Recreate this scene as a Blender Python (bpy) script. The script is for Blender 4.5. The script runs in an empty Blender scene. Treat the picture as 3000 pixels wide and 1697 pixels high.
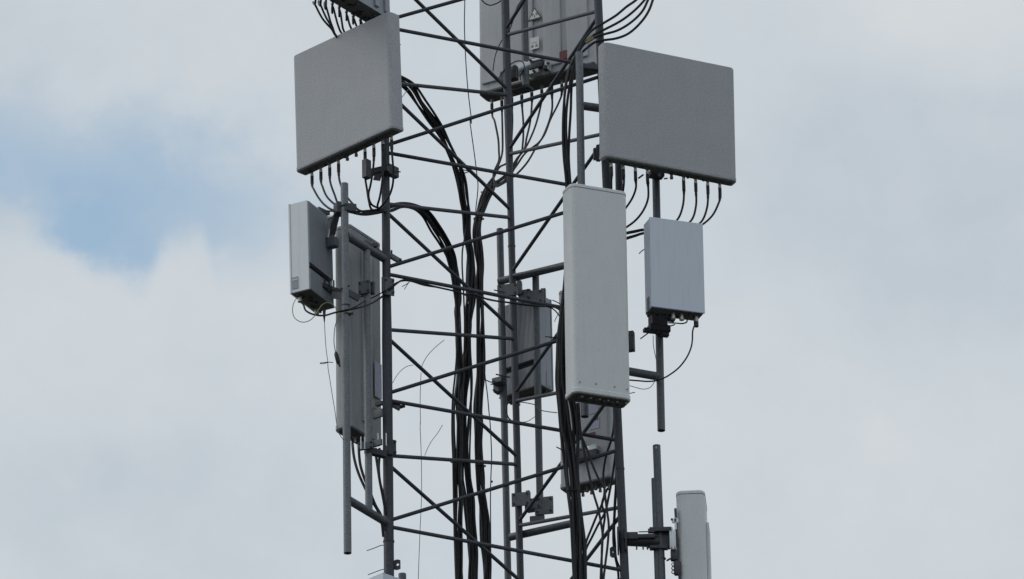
import bpy, bmesh, math, random
from mathutils import Vector, Matrix, Euler
random.seed(7)
S = bpy.context.scene
COL = S.collection
R_ = math.radians

# ------------------------------------------------------------------ camera
PITCH, ROLL, FPX = R_(25), R_(1.2), 19149.0
C0 = Vector((0, -47.1, 1.6))
F = Vector((0, math.cos(PITCH), math.sin(PITCH)))
X0 = Vector((1, 0, 0)); U0 = Vector((0, -math.sin(PITCH), math.cos(PITCH)))
CR = X0 * math.cos(ROLL) - U0 * math.sin(ROLL)
CU = U0 * math.cos(ROLL) + X0 * math.sin(ROLL)
cam = bpy.data.cameras.new('camera'); co = bpy.data.objects.new('camera', cam); COL.objects.link(co)
cam.sensor_width = 36; cam.lens = FPX * 36 / 3000; cam.clip_start = 0.5; cam.clip_end = 6000
co.matrix_world = Matrix(((CR.x, CU.x, -F.x, C0.x), (CR.y, CU.y, -F.y, C0.y), (CR.z, CU.z, -F.z, C0.z), (0, 0, 0, 1)))
S.camera = co

# ------------------------------------------------------------------ world: overcast sky with one blue gap
W = bpy.data.worlds.new('World'); S.world = W; W.use_nodes = True
SUN_EL, SUN_AZ = R_(42), R_(-84)        # azimuth from +Y towards +X
def build_world():
    nt = W.node_tree; N = nt.nodes; L = nt.links; N.clear()
    def new(t, **k):
        n = N.new(t)
        for a, b in k.items(): setattr(n, a, b)
        return n
    def val(x, s):
        if hasattr(x, 'is_linked'): L.new(x, s)
        else: s.default_value = x
    def M(op, a, b=0.0, c=0.0):
        n = new('ShaderNodeMath', operation=op); val(a, n.inputs[0]); val(b, n.inputs[1]); val(c, n.inputs[2]); return n.outputs[0]
    def sm(x, lo, hi):
        n = new('ShaderNodeMapRange', interpolation_type='SMOOTHERSTEP'); val(x, n.inputs[0]); val(lo, n.inputs[1]); val(hi, n.inputs[2])
        n.inputs[3].default_value = 0; n.inputs[4].default_value = 1; return n.outputs[0]
    def dot(v):
        n = new('ShaderNodeVectorMath', operation='DOT_PRODUCT'); L.new(dirv, n.inputs[0]); n.inputs[1].default_value = v; return n.outputs['Value']
    tc = new('ShaderNodeTexCoord'); dirv = tc.outputs['Generated']
    q = dot(F); K = 1500 / FPX
    s = M('DIVIDE', M('DIVIDE', dot(CR), q), K); t = M('DIVIDE', M('DIVIDE', dot(CU), q), K)
    def noise(scale, detail=4, rough=.5, off=0.0):
        mp = new('ShaderNodeMapping'); mp.inputs['Location'].default_value = (off, off * .7, -off); L.new(dirv, mp.inputs['Vector'])
        n = new('ShaderNodeTexNoise'); n.inputs['Scale'].default_value = scale; n.inputs['Detail'].default_value = detail
        n.inputs['Roughness'].default_value = rough; L.new(mp.outputs[0], n.inputs['Vector'])
        return M('SUBTRACT', n.outputs['Fac'], .5)
    n1 = noise(38, 7, .62, 1.3); n2 = noise(20, 3, .5, 4.1); n3 = noise(75, 6, .58, 7.7)
    # lower edge: the rounded top of the near cloud; upper edge fades into veil
    edge = M('ADD', .03, M('MULTIPLY', .09, sm(s, -.72, -1.02)))
    bump = M('MULTIPLY', .055, M('MULTIPLY', sm(s, -.72, -.67), sm(s, -.57, -.62)))
    e2 = M('SUBTRACT', M('SUBTRACT', t, edge), bump)
    low = sm(M('ADD', e2, M('ADD', M('MULTIPLY', n1, .20), M('MULTIPLY', n3, .12))), -.045, .065)
    up = sm(M('ADD', t, M('ADD', M('MULTIPLY', n2, .25), M('ADD', M('MULTIPLY', n1, .30), M('MULTIPLY', n3, .12)))), .46, .17)
    right = sm(M('ADD', s, M('ADD', M('MULTIPLY', n1, .6), M('MULTIPLY', n3, .2))), -.26, -.80)
    thin = M('ADD', .84, M('ADD', M('MULTIPLY', n1, 1.0), M('MULTIPLY', n3, .9)))
    gap = M('MULTIPLY', M('MULTIPLY', low, up), M('MULTIPLY', right, thin))
    gap = M('MINIMUM', M('MAXIMUM', gap, 0.0), 1.0)
    inview = sm(q, .90, .96)
    gap = M('MULTIPLY', gap, inview)
    # cloud shade
    def blob(cx, cy, rx, ry):
        a = M('DIVIDE', M('SUBTRACT', s, cx), rx); b = M('DIVIDE', M('SUBTRACT', t, cy), ry)
        return M('MULTIPLY', sm(M('ADD', M('MULTIPLY', a, a), M('MULTIPLY', b, b)), 1.0, 0.0), inview)
    sh = M('ADD', .60, M('ADD', M('MULTIPLY', n2, .40), M('ADD', M('MULTIPLY', n1, .50), M('MULTIPLY', n3, .38))))
    for (cx, cy, rx, ry, k) in ((-.75, -.10, .85, .26, .13), (.93, .18, .70, .45, -.26), (-.70, -.46, .5, .22, -.12), (.95, .56, .45, .22, .30),
                                (.45, -.30, .7, .45, .12), (-1., .35, .35, .35, -.10)):
        sh = M('ADD', sh, M('MULTIPLY', blob(cx, cy, rx, ry), k))
    ramp = new('ShaderNodeValToRGB'); L.new(sh, ramp.inputs[0])
    ramp.color_ramp.elements[0].position = 0.1; ramp.color_ramp.elements[0].color = (.475, .535, .592, 1)
    ramp.color_ramp.elements[1].position = 1.0; ramp.color_ramp.elements[1].color = (.668, .696, .714, 1)
    e = ramp.color_ramp.elements.new(.55); e.color = (.576, .634, .683, 1)
    sky = new('ShaderNodeTexSky', sky_type='NISHITA'); sky.sun_disc = False; sky.sun_elevation = SUN_EL; sky.sun_rotation = SUN_AZ
    sky.air_density = 1.2; sky.dust_density = 2.0; sky.ozone_density = 1.5
    hs = new('ShaderNodeMix', data_type='RGBA', blend_type='MULTIPLY'); hs.inputs[0].default_value = 1
    L.new(sky.outputs[0], hs.inputs[6]); hs.inputs[7].default_value = (SKYMUL[0], SKYMUL[1], SKYMUL[2], 1)
    cl = new('ShaderNodeMix', data_type='RGBA', blend_type='MULTIPLY'); cl.inputs[0].default_value = 1
    L.new(ramp.outputs[0], cl.inputs[6]); cl.inputs[7].default_value = (10, 10, 10, 1); cl.clamp_result = False
    mix = new('ShaderNodeMix', data_type='RGBA'); L.new(gap, mix.inputs[0]); L.new(cl.outputs[2], mix.inputs[6]); L.new(hs.outputs[2], mix.inputs[7])
    bg = new('ShaderNodeBackground'); L.new(mix.outputs[2], bg.inputs[0]); bg.inputs[1].default_value = .1
    out = new('ShaderNodeOutputWorld'); L.new(bg.outputs[0], out.inputs[0])
SKYMUL = (1.84, 1.80, 1.56)
build_world()
sun = bpy.data.lights.new('sun', 'SUN'); so = bpy.data.objects.new('sun', sun); COL.objects.link(so)
sun.energy = 1.0; sun.angle = R_(30); sun.color = (1, .96, .9)
sd = Vector((math.sin(SUN_AZ) * math.cos(SUN_EL), math.cos(SUN_AZ) * math.cos(SUN_EL), math.sin(SUN_EL)))
so.rotation_euler = sd.to_track_quat('Z', 'Y').to_euler(); so.location = sd * 60
S.view_settings.view_transform = 'Standard'; S.view_settings.look = 'None'; S.view_settings.exposure = 0; S.view_settings.gamma = 1
S.view_settings.use_curve_mapping = False
S.render.engine = 'CYCLES'

# ------------------------------------------------------------------ picture positions (3000 px wide) turned into points at a depth
def ray(x, y): return F + CR * ((x - 1500) / FPX) - CU * ((y - 848.5) / FPX)
def at(x, y, Y):
    d = ray(x, y); return C0 + d * ((Y - C0.y) / d.y)
def proj(p):
    d = p - C0; z = d.dot(F); return 1500 + FPX * d.dot(CR) / z, 848.5 - FPX * d.dot(CU) / z
def view(ox, oy, sc): return lambda x, y: (ox + x / sc, oy + y / sc)
z1 = view(800, 0, 2.911); z2 = view(1350, 0, 3.165); z3 = view(800, 480, 3.165); z4 = view(1350, 430, 3.165); z5 = view(1600, 430, 3.165)
z6 = view(800, 850, 3.165); z7 = view(1350, 800, 3.165); z8 = view(950, 1240, 3.186)
y1 = view(1500, 1240, 3.186); y2 = view(1380, 0, 5.145); y3 = view(820, 560, 5.145); y4 = view(820, 800, 5.145); y5 = view(940, 1140, 5.145)
y6 = view(1400, 780, 3.64); y7 = view(1600, 1120, 3.64); y8 = view(1780, 1400, 4.903)
t1 = view(1140, 180, 2.912); u2 = view(1280, 560, 4.046); u3 = view(1280, 880, 4.046); u4 = view(1280, 1200, 4.046)
u5 = view(1620, 800, 3.468); u6 = view(1600, 1300, 3.667); u7 = view(1840, 880, 4.552); u8 = view(1620, 0, 6.068); w1 = view(880, 0, 8.58); w2 = view(1020, 1560, 8.58)
def P(z, pts): return [at(*z(x, y), Y) for x, y, Y in pts]
def pl(z, x, y, Y): return at(*z(x, y), Y)

# ------------------------------------------------------------------ materials
def mat(name, col, rough=.5, metal=0.0, var=.12, scale=30, grain=.05, streak=0.0, bump=0.0, spec=.5, spots=0.0, gs=170, dirt=(.12, .11, .10)):
    m = bpy.data.materials.new(name); m.use_nodes = True; nt = m.node_tree; N = nt.nodes; L = nt.links
    b = N['Principled BSDF']; b.inputs['Roughness'].default_value = rough; b.inputs['Metallic'].default_value = metal
    b.inputs['Specular IOR Level'].default_value = spec
    tc = N.new('ShaderNodeTexCoord')
    def noise(sc, det, mp=None):
        n = N.new('ShaderNodeTexNoise'); n.inputs['Scale'].default_value = sc; n.inputs['Detail'].default_value = det
        if mp:
            k = N.new('ShaderNodeMapping'); k.inputs['Scale'].default_value = mp; L.new(tc.outputs['Object'], k.inputs['Vector']); L.new(k.outputs[0], n.inputs['Vector'])
        else: L.new(tc.outputs['Object'], n.inputs['Vector'])
        return n.outputs['Fac']
    def math_(op, a, bb, c=0):
        n = N.new('ShaderNodeMath'); n.operation = op
        for i, x in enumerate((a, bb, c)):
            if hasattr(x, 'is_linked'): L.new(x, n.inputs[i])
            else: n.inputs[i].default_value = x
        return n.outputs[0]
    f = math_('MULTIPLY_ADD', math_('SUBTRACT', noise(scale, 5), .5), var * 2, 1.0)
    g = math_('MULTIPLY_ADD', math_('SUBTRACT', noise(gs, 2), .5), grain * 2, f)
    vm = N.new('ShaderNodeVectorMath'); vm.operation = 'SCALE'; vm.inputs[0].default_value = col; L.new(g, vm.inputs['Scale'])
    out = vm.outputs[0]
    if streak or spots:
        mx = N.new('ShaderNodeMix'); mx.data_type = 'RGBA'
        fac = 0.0
        if streak:
            mr = N.new('ShaderNodeMapRange'); L.new(noise(9, 6, (4, 4, .35)), mr.inputs[0]); mr.inputs[1].default_value = .50; mr.inputs[2].default_value = .74
            mr.inputs[3].default_value = 0; mr.inputs[4].default_value = streak; fac = mr.outputs[0]
        if spots:
            mr2 = N.new('ShaderNodeMapRange'); L.new(noise(55, 4), mr2.inputs[0]); mr2.inputs[1].default_value = .64; mr2.inputs[2].default_value = .74
            mr2.inputs[3].default_value = 0; mr2.inputs[4].default_value = spots
            fac = math_('MAXIMUM', fac, mr2.outputs[0])
        L.new(fac, mx.inputs[0]); L.new(out, mx.inputs[6]); mx.inputs[7].default_value = (*dirt, 1); out = mx.outputs[2]
    L.new(out, b.inputs['Base Color'])
    if bump:
        bp = N.new('ShaderNodeBump'); bp.inputs['Strength'].default_value = bump; bp.inputs['Distance'].default_value = .002
        L.new(noise(120, 3), bp.inputs['Height']); L.new(bp.outputs[0], b.inputs['Normal'])
    rr = math_('MULTIPLY_ADD', math_('SUBTRACT', noise(scale * .7, 4), .5), .25, rough); L.new(rr, b.inputs['Roughness'])
    return m
M_panel = mat('weathered grey radome', (.415, .430, .452), .75, var=.07, scale=6, gs=90, grain=.42, streak=.05, spots=.10, bump=.15, spec=.3)
M_back = mat('aged grey panel back', (.43, .447, .472), .6, var=.06, scale=9, gs=100, grain=.26, streak=.16, spots=.12, bump=.1, spec=.35)
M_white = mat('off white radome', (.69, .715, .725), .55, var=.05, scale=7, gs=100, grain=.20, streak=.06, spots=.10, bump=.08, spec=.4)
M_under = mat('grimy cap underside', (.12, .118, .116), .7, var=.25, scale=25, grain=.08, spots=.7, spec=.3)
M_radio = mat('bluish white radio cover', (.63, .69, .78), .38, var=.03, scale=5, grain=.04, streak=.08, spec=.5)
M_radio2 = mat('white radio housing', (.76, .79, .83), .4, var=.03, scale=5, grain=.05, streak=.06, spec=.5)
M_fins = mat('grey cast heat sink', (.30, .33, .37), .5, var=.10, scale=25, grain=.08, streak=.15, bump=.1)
M_steel = mat('dark weathered tower steel', (.062, .069, .085), .65, .05, var=.35, scale=38, gs=110, grain=.26, spots=.25, bump=.3, spec=.4, dirt=(.12, .125, .13))
M_galv = mat('galvanised pole', (.165, .185, .203), .55, .15, var=.45, scale=55, gs=110, grain=.36, streak=.35, bump=.2, dirt=(.10, .11, .12))
M_galvd = mat('dull galvanised steel', (.108, .121, .136), .58, .2, var=.40, scale=45, gs=110, grain=.30, streak=.3, bump=.25, dirt=(.06, .063, .07))
M_plate = mat('weathered clamp plate', (.15, .16, .17), .55, .1, var=.3, scale=40, grain=.12, spots=.3, bump=.2)
M_bright = mat('bright zinc plate', (.62, .65, .67), .4, .55, var=.15, scale=40, grain=.06)
M_clamp = mat('dark clamp steel', (.055, .058, .066), .55, .3, var=.3, scale=45, grain=.1, bump=.3)
M_cable = mat('black cable jacket', (.014, .015, .019), .52, var=.25, scale=20, grain=.08, spec=.32)
M_grey_wire = mat('grey thin wire', (.10, .105, .11), .5, var=.1)
M_green_wire = mat('yellow green earth wire', (.26, .30, .10), .5, var=.1)
M_conn = mat('nickel connector', (.42, .40, .36), .35, .7, var=.2, scale=60)
M_shade = mat('shaded off white radome', (.335, .36, .372), .6, var=.06, scale=8, grain=.10, streak=.35, spots=.12, bump=.1, spec=.35)  # off-white radome with its shade put into a greyer base colour
M_yellow = mat('yellow marking tape', (.22, .20, .09), .5, var=.2, scale=60)
M_black = mat('black rubber', (.012, .012, .013), .6)
M_red = mat('dark red sticker', (.14, .014, .022), .5, var=.1)
M_paper = mat('white sticker', (.66, .68, .66), .5, var=.05)
M_ink = mat('black print', (.02, .02, .025), .5)
M_ink2 = mat('grey print', (.16, .15, .14), .5)
M_lilac = mat('pale violet sticker', (.40, .42, .55), .5, var=.2, scale=60)

# ------------------------------------------------------------------ mesh helpers
def tag(o, label=None, cat=None, group=None, kind=None):
    for k, v in (('label', label), ('category', cat), ('group', group), ('kind', kind)):
        if v: o[k] = v
    return o
WEIGHTED = {'radome', 'top_cap', 'bottom_cap', 'housing', 'front_cover', 'front_strip', 'back_rib', 'clamp', 'mount_plate', 'tilt_arm'}
def finish(name, bm, m, parent=None, smooth=True, base=None):
    bmesh.ops.recalc_face_normals(bm, faces=bm.faces[:])
    if smooth:
        for e in bm.edges:
            if len(e.link_faces) == 2 and e.calc_face_angle(0) > .55: e.smooth = False
        for f in bm.faces: f.smooth = True
    if base is not None:
        for v in bm.verts: v.co -= base
    me = bpy.data.meshes.new(name); bm.to_mesh(me); bm.free(); me.materials.append(m)
    o = bpy.data.objects.new(name, me); COL.objects.link(o)
    if parent: o.parent = parent
    if smooth and name in WEIGHTED: o.modifiers.new('even shading', 'WEIGHTED_NORMAL').keep_sharp = True
    if base is not None and not parent: o.location = base
    return o
def empty(name, M, label, cat, group=None):
    o = bpy.data.objects.new(name, None); COL.objects.link(o); o.empty_display_size = .1
    o.location = M.to_translation(); o.rotation_euler = M.to_euler(); tag(o, label, cat, group)
    ROOT[o] = M; return o
ROOT = {}
def clusters(bm, gap=.006):                            # pieces that do not touch become parts of their own
    seen, isl = set(), []
    for v in bm.verts:
        if v in seen: continue
        st, grp = [v], []; seen.add(v)
        while st:
            a = st.pop(); grp.append(a)
            for e in a.link_edges:
                b = e.other_vert(a)
                if b not in seen: seen.add(b); st.append(b)
        lo = Vector([min(q.co[i] for q in grp) - gap for i in range(3)]); hi = Vector([max(q.co[i] for q in grp) + gap for i in range(3)])
        isl.append([grp, lo, hi])
    done = False
    while not done:
        done = True
        for i in range(len(isl)):
            for j in range(i + 1, len(isl)):
                if all(isl[i][1][k] < isl[j][2][k] and isl[j][1][k] < isl[i][2][k] for k in range(3)):
                    isl[i] = [isl[i][0] + isl[j][0], Vector(map(min, isl[i][1], isl[j][1])), Vector(map(max, isl[i][2], isl[j][2]))]; del isl[j]; done = False; break
            if not done: break
    out = []
    for grp, _, _ in isl[1:]:
        nb = bmesh.new(); mp = {v: nb.verts.new(v.co) for v in grp}; fs = {f for v in grp for f in v.link_faces}
        for f in fs: nb.faces.new([mp[v] for v in f.verts])
        out.append(nb); bmesh.ops.delete(bm, geom=grp, context='VERTS')
    return [bm] + out
def lpart(name, bm, m, root, smooth=True, parent=None, split=True):
    obs = [finish(name, b_, m, parent or root, smooth) for b_ in (clusters(bm) if split and name not in KEEP else [bm])]
    return obs[0]
KEEP = {'back_rib', 'back_frame', 'heat_sink', 'sticker_symbol', 'label_print', 'radome', 'housing'}
def wpart(name, bm, m, root, smooth=True, parent=None):          # world-space geometry made a part of root
    inv = ROOT[root].inverted()
    for v in bm.verts: v.co = inv @ v.co
    return lpart(name, bm, m, root, smooth, parent)
def spline(pts, k=5):
    pts = [Vector(p) for p in pts]; out = []
    if len(pts) < 3: return pts
    for i in range(len(pts) - 1):
        p0 = pts[i - 1] if i else pts[0] * 2 - pts[1]; p1, p2_ = pts[i], pts[i + 1]
        p3 = pts[i + 2] if i + 2 < len(pts) else p2_ * 2 - p1
        # centripetal-ish tangents
        d1 = max((p2_ - p1).length, 1e-6); d0 = max((p1 - p0).length, 1e-6); d2 = max((p3 - p2_).length, 1e-6)
        m1 = ((p1 - p0) / d0 * d1 + (p2_ - p1) / d1 * d0) / (d0 + d1) * d1
        m2 = ((p2_ - p1) / d1 * d2 + (p3 - p2_) / d2 * d1) / (d1 + d2) * d1
        for j in range(k):
            s = j / k; s2, s3 = s * s, s * s * s
            out.append(p1 * (2 * s3 - 3 * s2 + 1) + m1 * (s3 - 2 * s2 + s) + p2_ * (-2 * s3 + 3 * s2) + m2 * (s3 - s2))
    out.append(pts[-1]); return out
def tube(bm, pts, r, n=10, radii=None, hollow=0.0):
    pts = [Vector(p) for p in pts]; rings = []
    t = (pts[1] - pts[0]).normalized(); a = t.orthogonal().normalized()
    for i, p in enumerate(pts):
        if i == 0: d = pts[1] - pts[0]
        elif i == len(pts) - 1: d = pts[-1] - pts[-2]
        else: d = (pts[i + 1] - p).normalized() + (p - pts[i - 1]).normalized()
        if d.length < 1e-9: d = t
        d.normalize(); a = (a - d * a.dot(d))
        if a.length < 1e-6: a = d.orthogonal()
        a.normalize(); b = d.cross(a); rr = radii[i] if radii else r
        rings.append([bm.verts.new(p + (a * math.cos(2 * math.pi * j / n) + b * math.sin(2 * math.pi * j / n)) * rr) for j in range(n)])
    for i in range(len(rings) - 1):
        for j in range(n): bm.faces.new((rings[i][j], rings[i][(j + 1) % n], rings[i + 1][(j + 1) % n], rings[i + 1][j]))
    if hollow:
        d = (pts[-1] - pts[0]).normalized()
        for ring, p, sgn in ((rings[0], pts[0], 1), (rings[-1], pts[-1], -1)):
            inn = [bm.verts.new(p + (v.co - p) * hollow) for v in ring]
            deep = [bm.verts.new(p + (v.co - p) * hollow + d * sgn * r * 5) for v in ring]
            for j in range(n):
                bm.faces.new((ring[j], ring[(j + 1) % n], inn[(j + 1) % n], inn[j])); bm.faces.new((inn[j], inn[(j + 1) % n], deep[(j + 1) % n], deep[j]))
            bm.faces.new(deep)
    else:
        bm.faces.new(rings[0]); bm.faces.new(rings[-1])
def box(bm, c, size, rz=0.0, rx=0.0, ry=0.0, bev=0.0):
    r = bmesh.ops.create_cube(bm, size=1); vs = r['verts']
    Mx = Matrix.Translation(Vector(c)) @ Euler((rx, ry, rz)).to_matrix().to_4x4() @ Matrix.Diagonal((*size, 1))
    bmesh.ops.transform(bm, matrix=Mx, verts=vs)
    if bev:
        es = list({e for v in vs for e in v.link_edges})
        bmesh.ops.bevel(bm, geom=es, offset=bev, segments=2, affect='EDGES', profile=.5)
def beam(bm, a, b, w, h):                               # flat bar from a to b, w across, h tall
    a, b = Vector(a), Vector(b); d = b - a; L = d.length
    rz = math.atan2(d.y, d.x); ry = -math.atan2(d.z, math.hypot(d.x, d.y))
    box(bm, (a + b) / 2, (L, w, h), rz=rz, ry=ry)
def bolt(bm, c, d, r=.009, L=.02):
    d = Vector(d).normalized(); tube(bm, [Vector(c), Vector(c) + d * L], r, 6)
def prism(bm, w, t, zs, rf, rb, y0=0.0, seg=6):         # zs: list of (z, inset)
    rings = []
    for z, i in zs:
        pts = []
        hw = w / 2 - i; ya, yb = y0 + i, y0 + t - i
        for cx, cy, a0, r in ((-1, 0, 180, rf), (1, 0, 270, rf), (1, 1, 0, rb), (-1, 1, 90, rb)):
            r = max(r - i, .002); px = cx * (hw - r); py = (ya + r) if cy == 0 else (yb - r)
            for k in range(seg + 1):
                a = R_(a0 + 90 * k / seg); pts.append(Vector((px + r * math.cos(a), py + r * math.sin(a), z)))
        rings.append([bm.verts.new(p) for p in pts])
    n = len(rings[0])
    for i in range(len(rings) - 1):
        for j in range(n): bm.faces.new((rings[i][j], rings[i][(j + 1) % n], rings[i + 1][(j + 1) % n], rings[i + 1][j]))
    bm.faces.new(rings[0]); bm.faces.new(rings[-1])
def frame(X, Y, Z, yaw, tilt): return Matrix.Translation((X, Y, Z)) @ Euler((R_(tilt), 0, R_(yaw))).to_matrix().to_4x4()
def on_plane(Mx, x, y, axis, v):                        # picture position carried onto a local plane of a thing
    inv = Mx.inverted(); o = inv @ C0; d = inv.to_3x3() @ ray(x, y); k = (v - o[axis]) / d[axis]; return o + d * k
def B(): return bmesh.new()

# ------------------------------------------------------------------ ground
bm = B(); bmesh.ops.create_grid(bm, x_segments=2, y_segments=2, size=3000)
gm = mat('grass and gravel ground', (.045, .046, .040), .9, var=.4, scale=.4, grain=.2)
tag(finish('ground', bm, gm, smooth=False), 'flat grassy ground far below the tower', None, None, 'structure')

# ------------------------------------------------------------------ lattice tower
YA, YB, YC = -.44, 1.02, -.577
class Leg:
    def __init__(s, x0, y0, x1, y1, Y):
        s.x0, s.y0, s.x1, s.y1, s.Y = x0, y0, x1, y1, Y
        s.a, s.b = at(x0, y0, Y), at(x1, y1, Y)
    def px(s, y): return s.x0 + (s.x1 - s.x0) * (y - s.y0) / (s.y1 - s.y0)
    def node(s, y): return at(s.px(y), y, s.Y)
    def z(s, z): k = (z - s.b.z) / (s.a.z - s.b.z); return s.b + (s.a - s.b) * k
LA = Leg(1125.3, 17, 1139, 1607, YA); LB = Leg(1481.6, 63, 1523.6, 1648, YB); LC = Leg(1755, 63, 1829, 1654, YC)
tower = empty('lattice_tower', Matrix.Translation((0, 0, 0)), 'dark grey three-legged tubular lattice tower carrying all the antennas and cables', 'tower')
for lg, steps in ((LA, ((0, .042), (LA.node(1000).z, .040), (LA.node(820).z, .0335), (30, .031))),
                  (LB, ((0, .030), (LB.node(560).z, .0285), (LB.node(320).z, .034), (30, .034))),
                  (LC, ((0, .035), (LC.node(1100).z, .034), (30, .0325)))):
    bm = B(); pts, rad = [], []
    for z, r_ in steps: pts.append(lg.z(z)); rad.append(r_)
    tube(bm, pts, .03, 20, rad)
    wpart('leg', bm, M_steel, tower)
def brace(l0, ya, l1, yb, r=.0152):
    bm = B(); tube(bm, [l0.node(ya), l1.node(yb)], r, 12); wpart('brace', bm, M_steel, tower)
for ya, yc in ((-290, -165), (79, 200), (447, 562), (803, 930), (1173, 1291), (1543, 1672), (1915, 2050)): brace(LA, ya, LC, yc)
for ya, yc in ((62, -113), (427, 223), (784, 584), (1153, 948), (1526, 1318), (1899, 1695)): brace(LA, ya, LC, yc)
for ya, yb in ((-115, -82), (241, 278), (597.5, 638), (966, 993), (1335, 1361), (1710, 1735)): brace(LA, ya, LB, yb)
for ya, yb in ((-92, 262), (261, 615), (620, 968), (988, 1338), (1360, 1703)): brace(LA, ya, LB, yb)
for yb, yc in ((-245, -320), (103, 32), (451.6, 392), (808, 750), (1175, 1118), (1540, 1486), (1905, 1850)): brace(LB, yb, LC, yc)
for yb, yc in ((85, -320), (437, 45), (795, 408), (1150, 766), (1527, 1138), (1885, 1505)): brace(LB, yb, LC, yc)
# lug plates welded to the legs
def lug(x, y, Y, w, h, rz, hole=True):
    bm = B(); c = at(x, y, Y); n = 14
    Mx = Matrix.Translation(c) @ Euler((0, 0, rz)).to_matrix().to_4x4()
    hw, hh, th, rh = w / 2, h / 2, .004, w * .2
    outer = []
    for k in range(n):
        a = 2 * math.pi * k / n; ca, sa = math.cos(a), math.sin(a); m_ = max(abs(ca) / hw, abs(sa) / hh); outer.append((ca / m_, sa / m_))
    layers = []
    for yy in (-th, th):
        layers.append(([bm.verts.new(Mx @ Vector((p[0], yy, p[1]))) for p in outer],
                       [bm.verts.new(Mx @ Vector((rh * math.cos(2 * math.pi * k / n) + w * .12, yy, rh * math.sin(2 * math.pi * k / n)))) for k in range(n)]))
    for k in range(n):
        j = (k + 1) % n
        for o_, i_ in layers: bm.faces.new((o_[k], o_[j], i_[j], i_[k]))
        bm.faces.new((layers[0][0][k], layers[0][0][j], layers[1][0][j], layers[1][0][k])); bm.faces.new((layers[0][1][k], layers[0][1][j], layers[1][1][j], layers[1][1][k]))
    wpart('lug_plate', bm, M_steel, tower, False)
lug(1163, 1655, YA, .055, .085, R_(-15)); lug(1796, 1618, YC, .05, .09, R_(10))
for lg, y, r_ in ((LC, 1374, .0375), (LA, 1587, .0445), (LB, 722, .0315)):        # weld collars where leg sections join
    bm = B(); p = lg.node(y); tube(bm, [p - Vector((0, 0, .006)), p + Vector((0, 0, .006))], r_, 20); wpart('collar', bm, M_steel, tower)

# ------------------------------------------------------------------ antennas
def connector(root, x, y, z0, cover=False):
    bm = B(); tube(bm, [(x, y, z0), (x, y, z0 - .012), (x, y, z0 - .0121), (x, y, z0 - .034), (x, y, z0 - .0341), (x, y, z0 - .052)], .012, 10, [.018, .018, .011, .011, .0135, .0135])
    lpart('connector', bm, M_under if cover else M_conn, root); return ROOT[root] @ Vector((x, y, z0 - .05))
def square_panel(X, Y, Z, yaw, tilt, w, h, t, label, c0, c1, nc, short=()):
    Mx = frame(X, Y, Z, yaw, tilt); root = empty('panel_antenna', Mx, label, 'antenna', 'square multi beam antennas around the tower')
    bm = B(); b = .014
    prism(bm, w, t, [(.034, 0), (h - b, 0), (h - b * .35, b * .35), (h, b * 1.2)], .046, .014); lpart('radome', bm, M_panel, root)
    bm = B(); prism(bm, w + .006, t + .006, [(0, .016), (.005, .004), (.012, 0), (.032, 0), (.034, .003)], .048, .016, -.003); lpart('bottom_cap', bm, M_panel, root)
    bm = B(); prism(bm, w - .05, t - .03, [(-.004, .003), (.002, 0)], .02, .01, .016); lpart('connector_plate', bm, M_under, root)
    bm = B()                                                        # back ribs of the aluminium tray
    for k in (-.36, -.12, .12, .36): box(bm, (k * w, t + .012, h / 2), (.05, .026, h - .12), bev=.004)
    for zz in (.16, .84): box(bm, (0, t + .02, h * zz), (w * .55, .04, .05), bev=.004)
    lpart('back_frame', bm, M_galvd, root)
    tips = []
    for k in range(nc): tips.append(connector(root, on_plane(Mx, c0[0] + (c1[0] - c0[0]) * k / (nc - 1), c0[1] + (c1[1] - c0[1]) * k / (nc - 1), 1, t * .72).x, t * .72, .004, k in short))
    bm = B()
    for k in range(14): box(bm, (random.uniform(-.46, .46) * w, t * random.uniform(.25, .9), -.008), (.02, .012, .012), rz=random.random())
    lpart('screw', bm, M_clamp, root)
    return root, tips
left_panel, tipL = square_panel(-1.313, -.59, 24.541, -43.5, 1.6, 1.11, 1.03, .122, 'grey square panel antenna at upper left, facing left, cables hanging below', (914, 508), (1147, 405), 10, (4, 5))
right_panel, tipR = square_panel(1.279, -.82, 24.201, 26.1, 1.7, 1.172, 1.0, .11, 'large grey square panel antenna at upper right, on pole above small pale radio', (1791, 497), (2108.7, 550), 10, (5, 4))
# the panel seen from its back
MB = frame(.32, 1.5, 26.112, 151.0, 1.15)
back_panel = empty('panel_antenna', MB, 'square panel antenna seen from its stained back with warning triangle and red sticker', 'antenna', 'square multi beam antennas around the tower')
bw, bh, bt = 1.09, 1.08, .17
bm = B(); prism(bm, bw, bt, [(.02, 0), (bh - .014, 0), (bh, .012)], .05, .02); lpart('radome', bm, M_back, back_panel)
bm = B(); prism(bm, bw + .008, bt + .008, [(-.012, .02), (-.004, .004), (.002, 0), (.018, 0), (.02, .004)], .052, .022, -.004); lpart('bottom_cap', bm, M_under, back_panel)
bm = B()
for x0_, x1_ in ((.02, .515), (-.245, -.075), (-.50, -.30)): box(bm, ((x0_ + x1_) / 2, bt + .009, bh * .5 + .03), (x1_ - x0_, .022, bh - .10), bev=.010)
lpart('back_rib', bm, M_back, back_panel)
tipB = [connector(back_panel, .478 - .0955 * k, bt * .45, -.012) for k in range(9)]
def decal(root, Mx, x, y, axis, v, w, h, name, m, up=(0, 0, 1), off=.0):
    p = on_plane(Mx, x, y, axis, v); bm = B()
    s_ = [w, w, h]; s_[axis] = .003; box(bm, p, s_); return lpart(name, bm, m, root, False), p
yb_ = bt + .019
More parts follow.
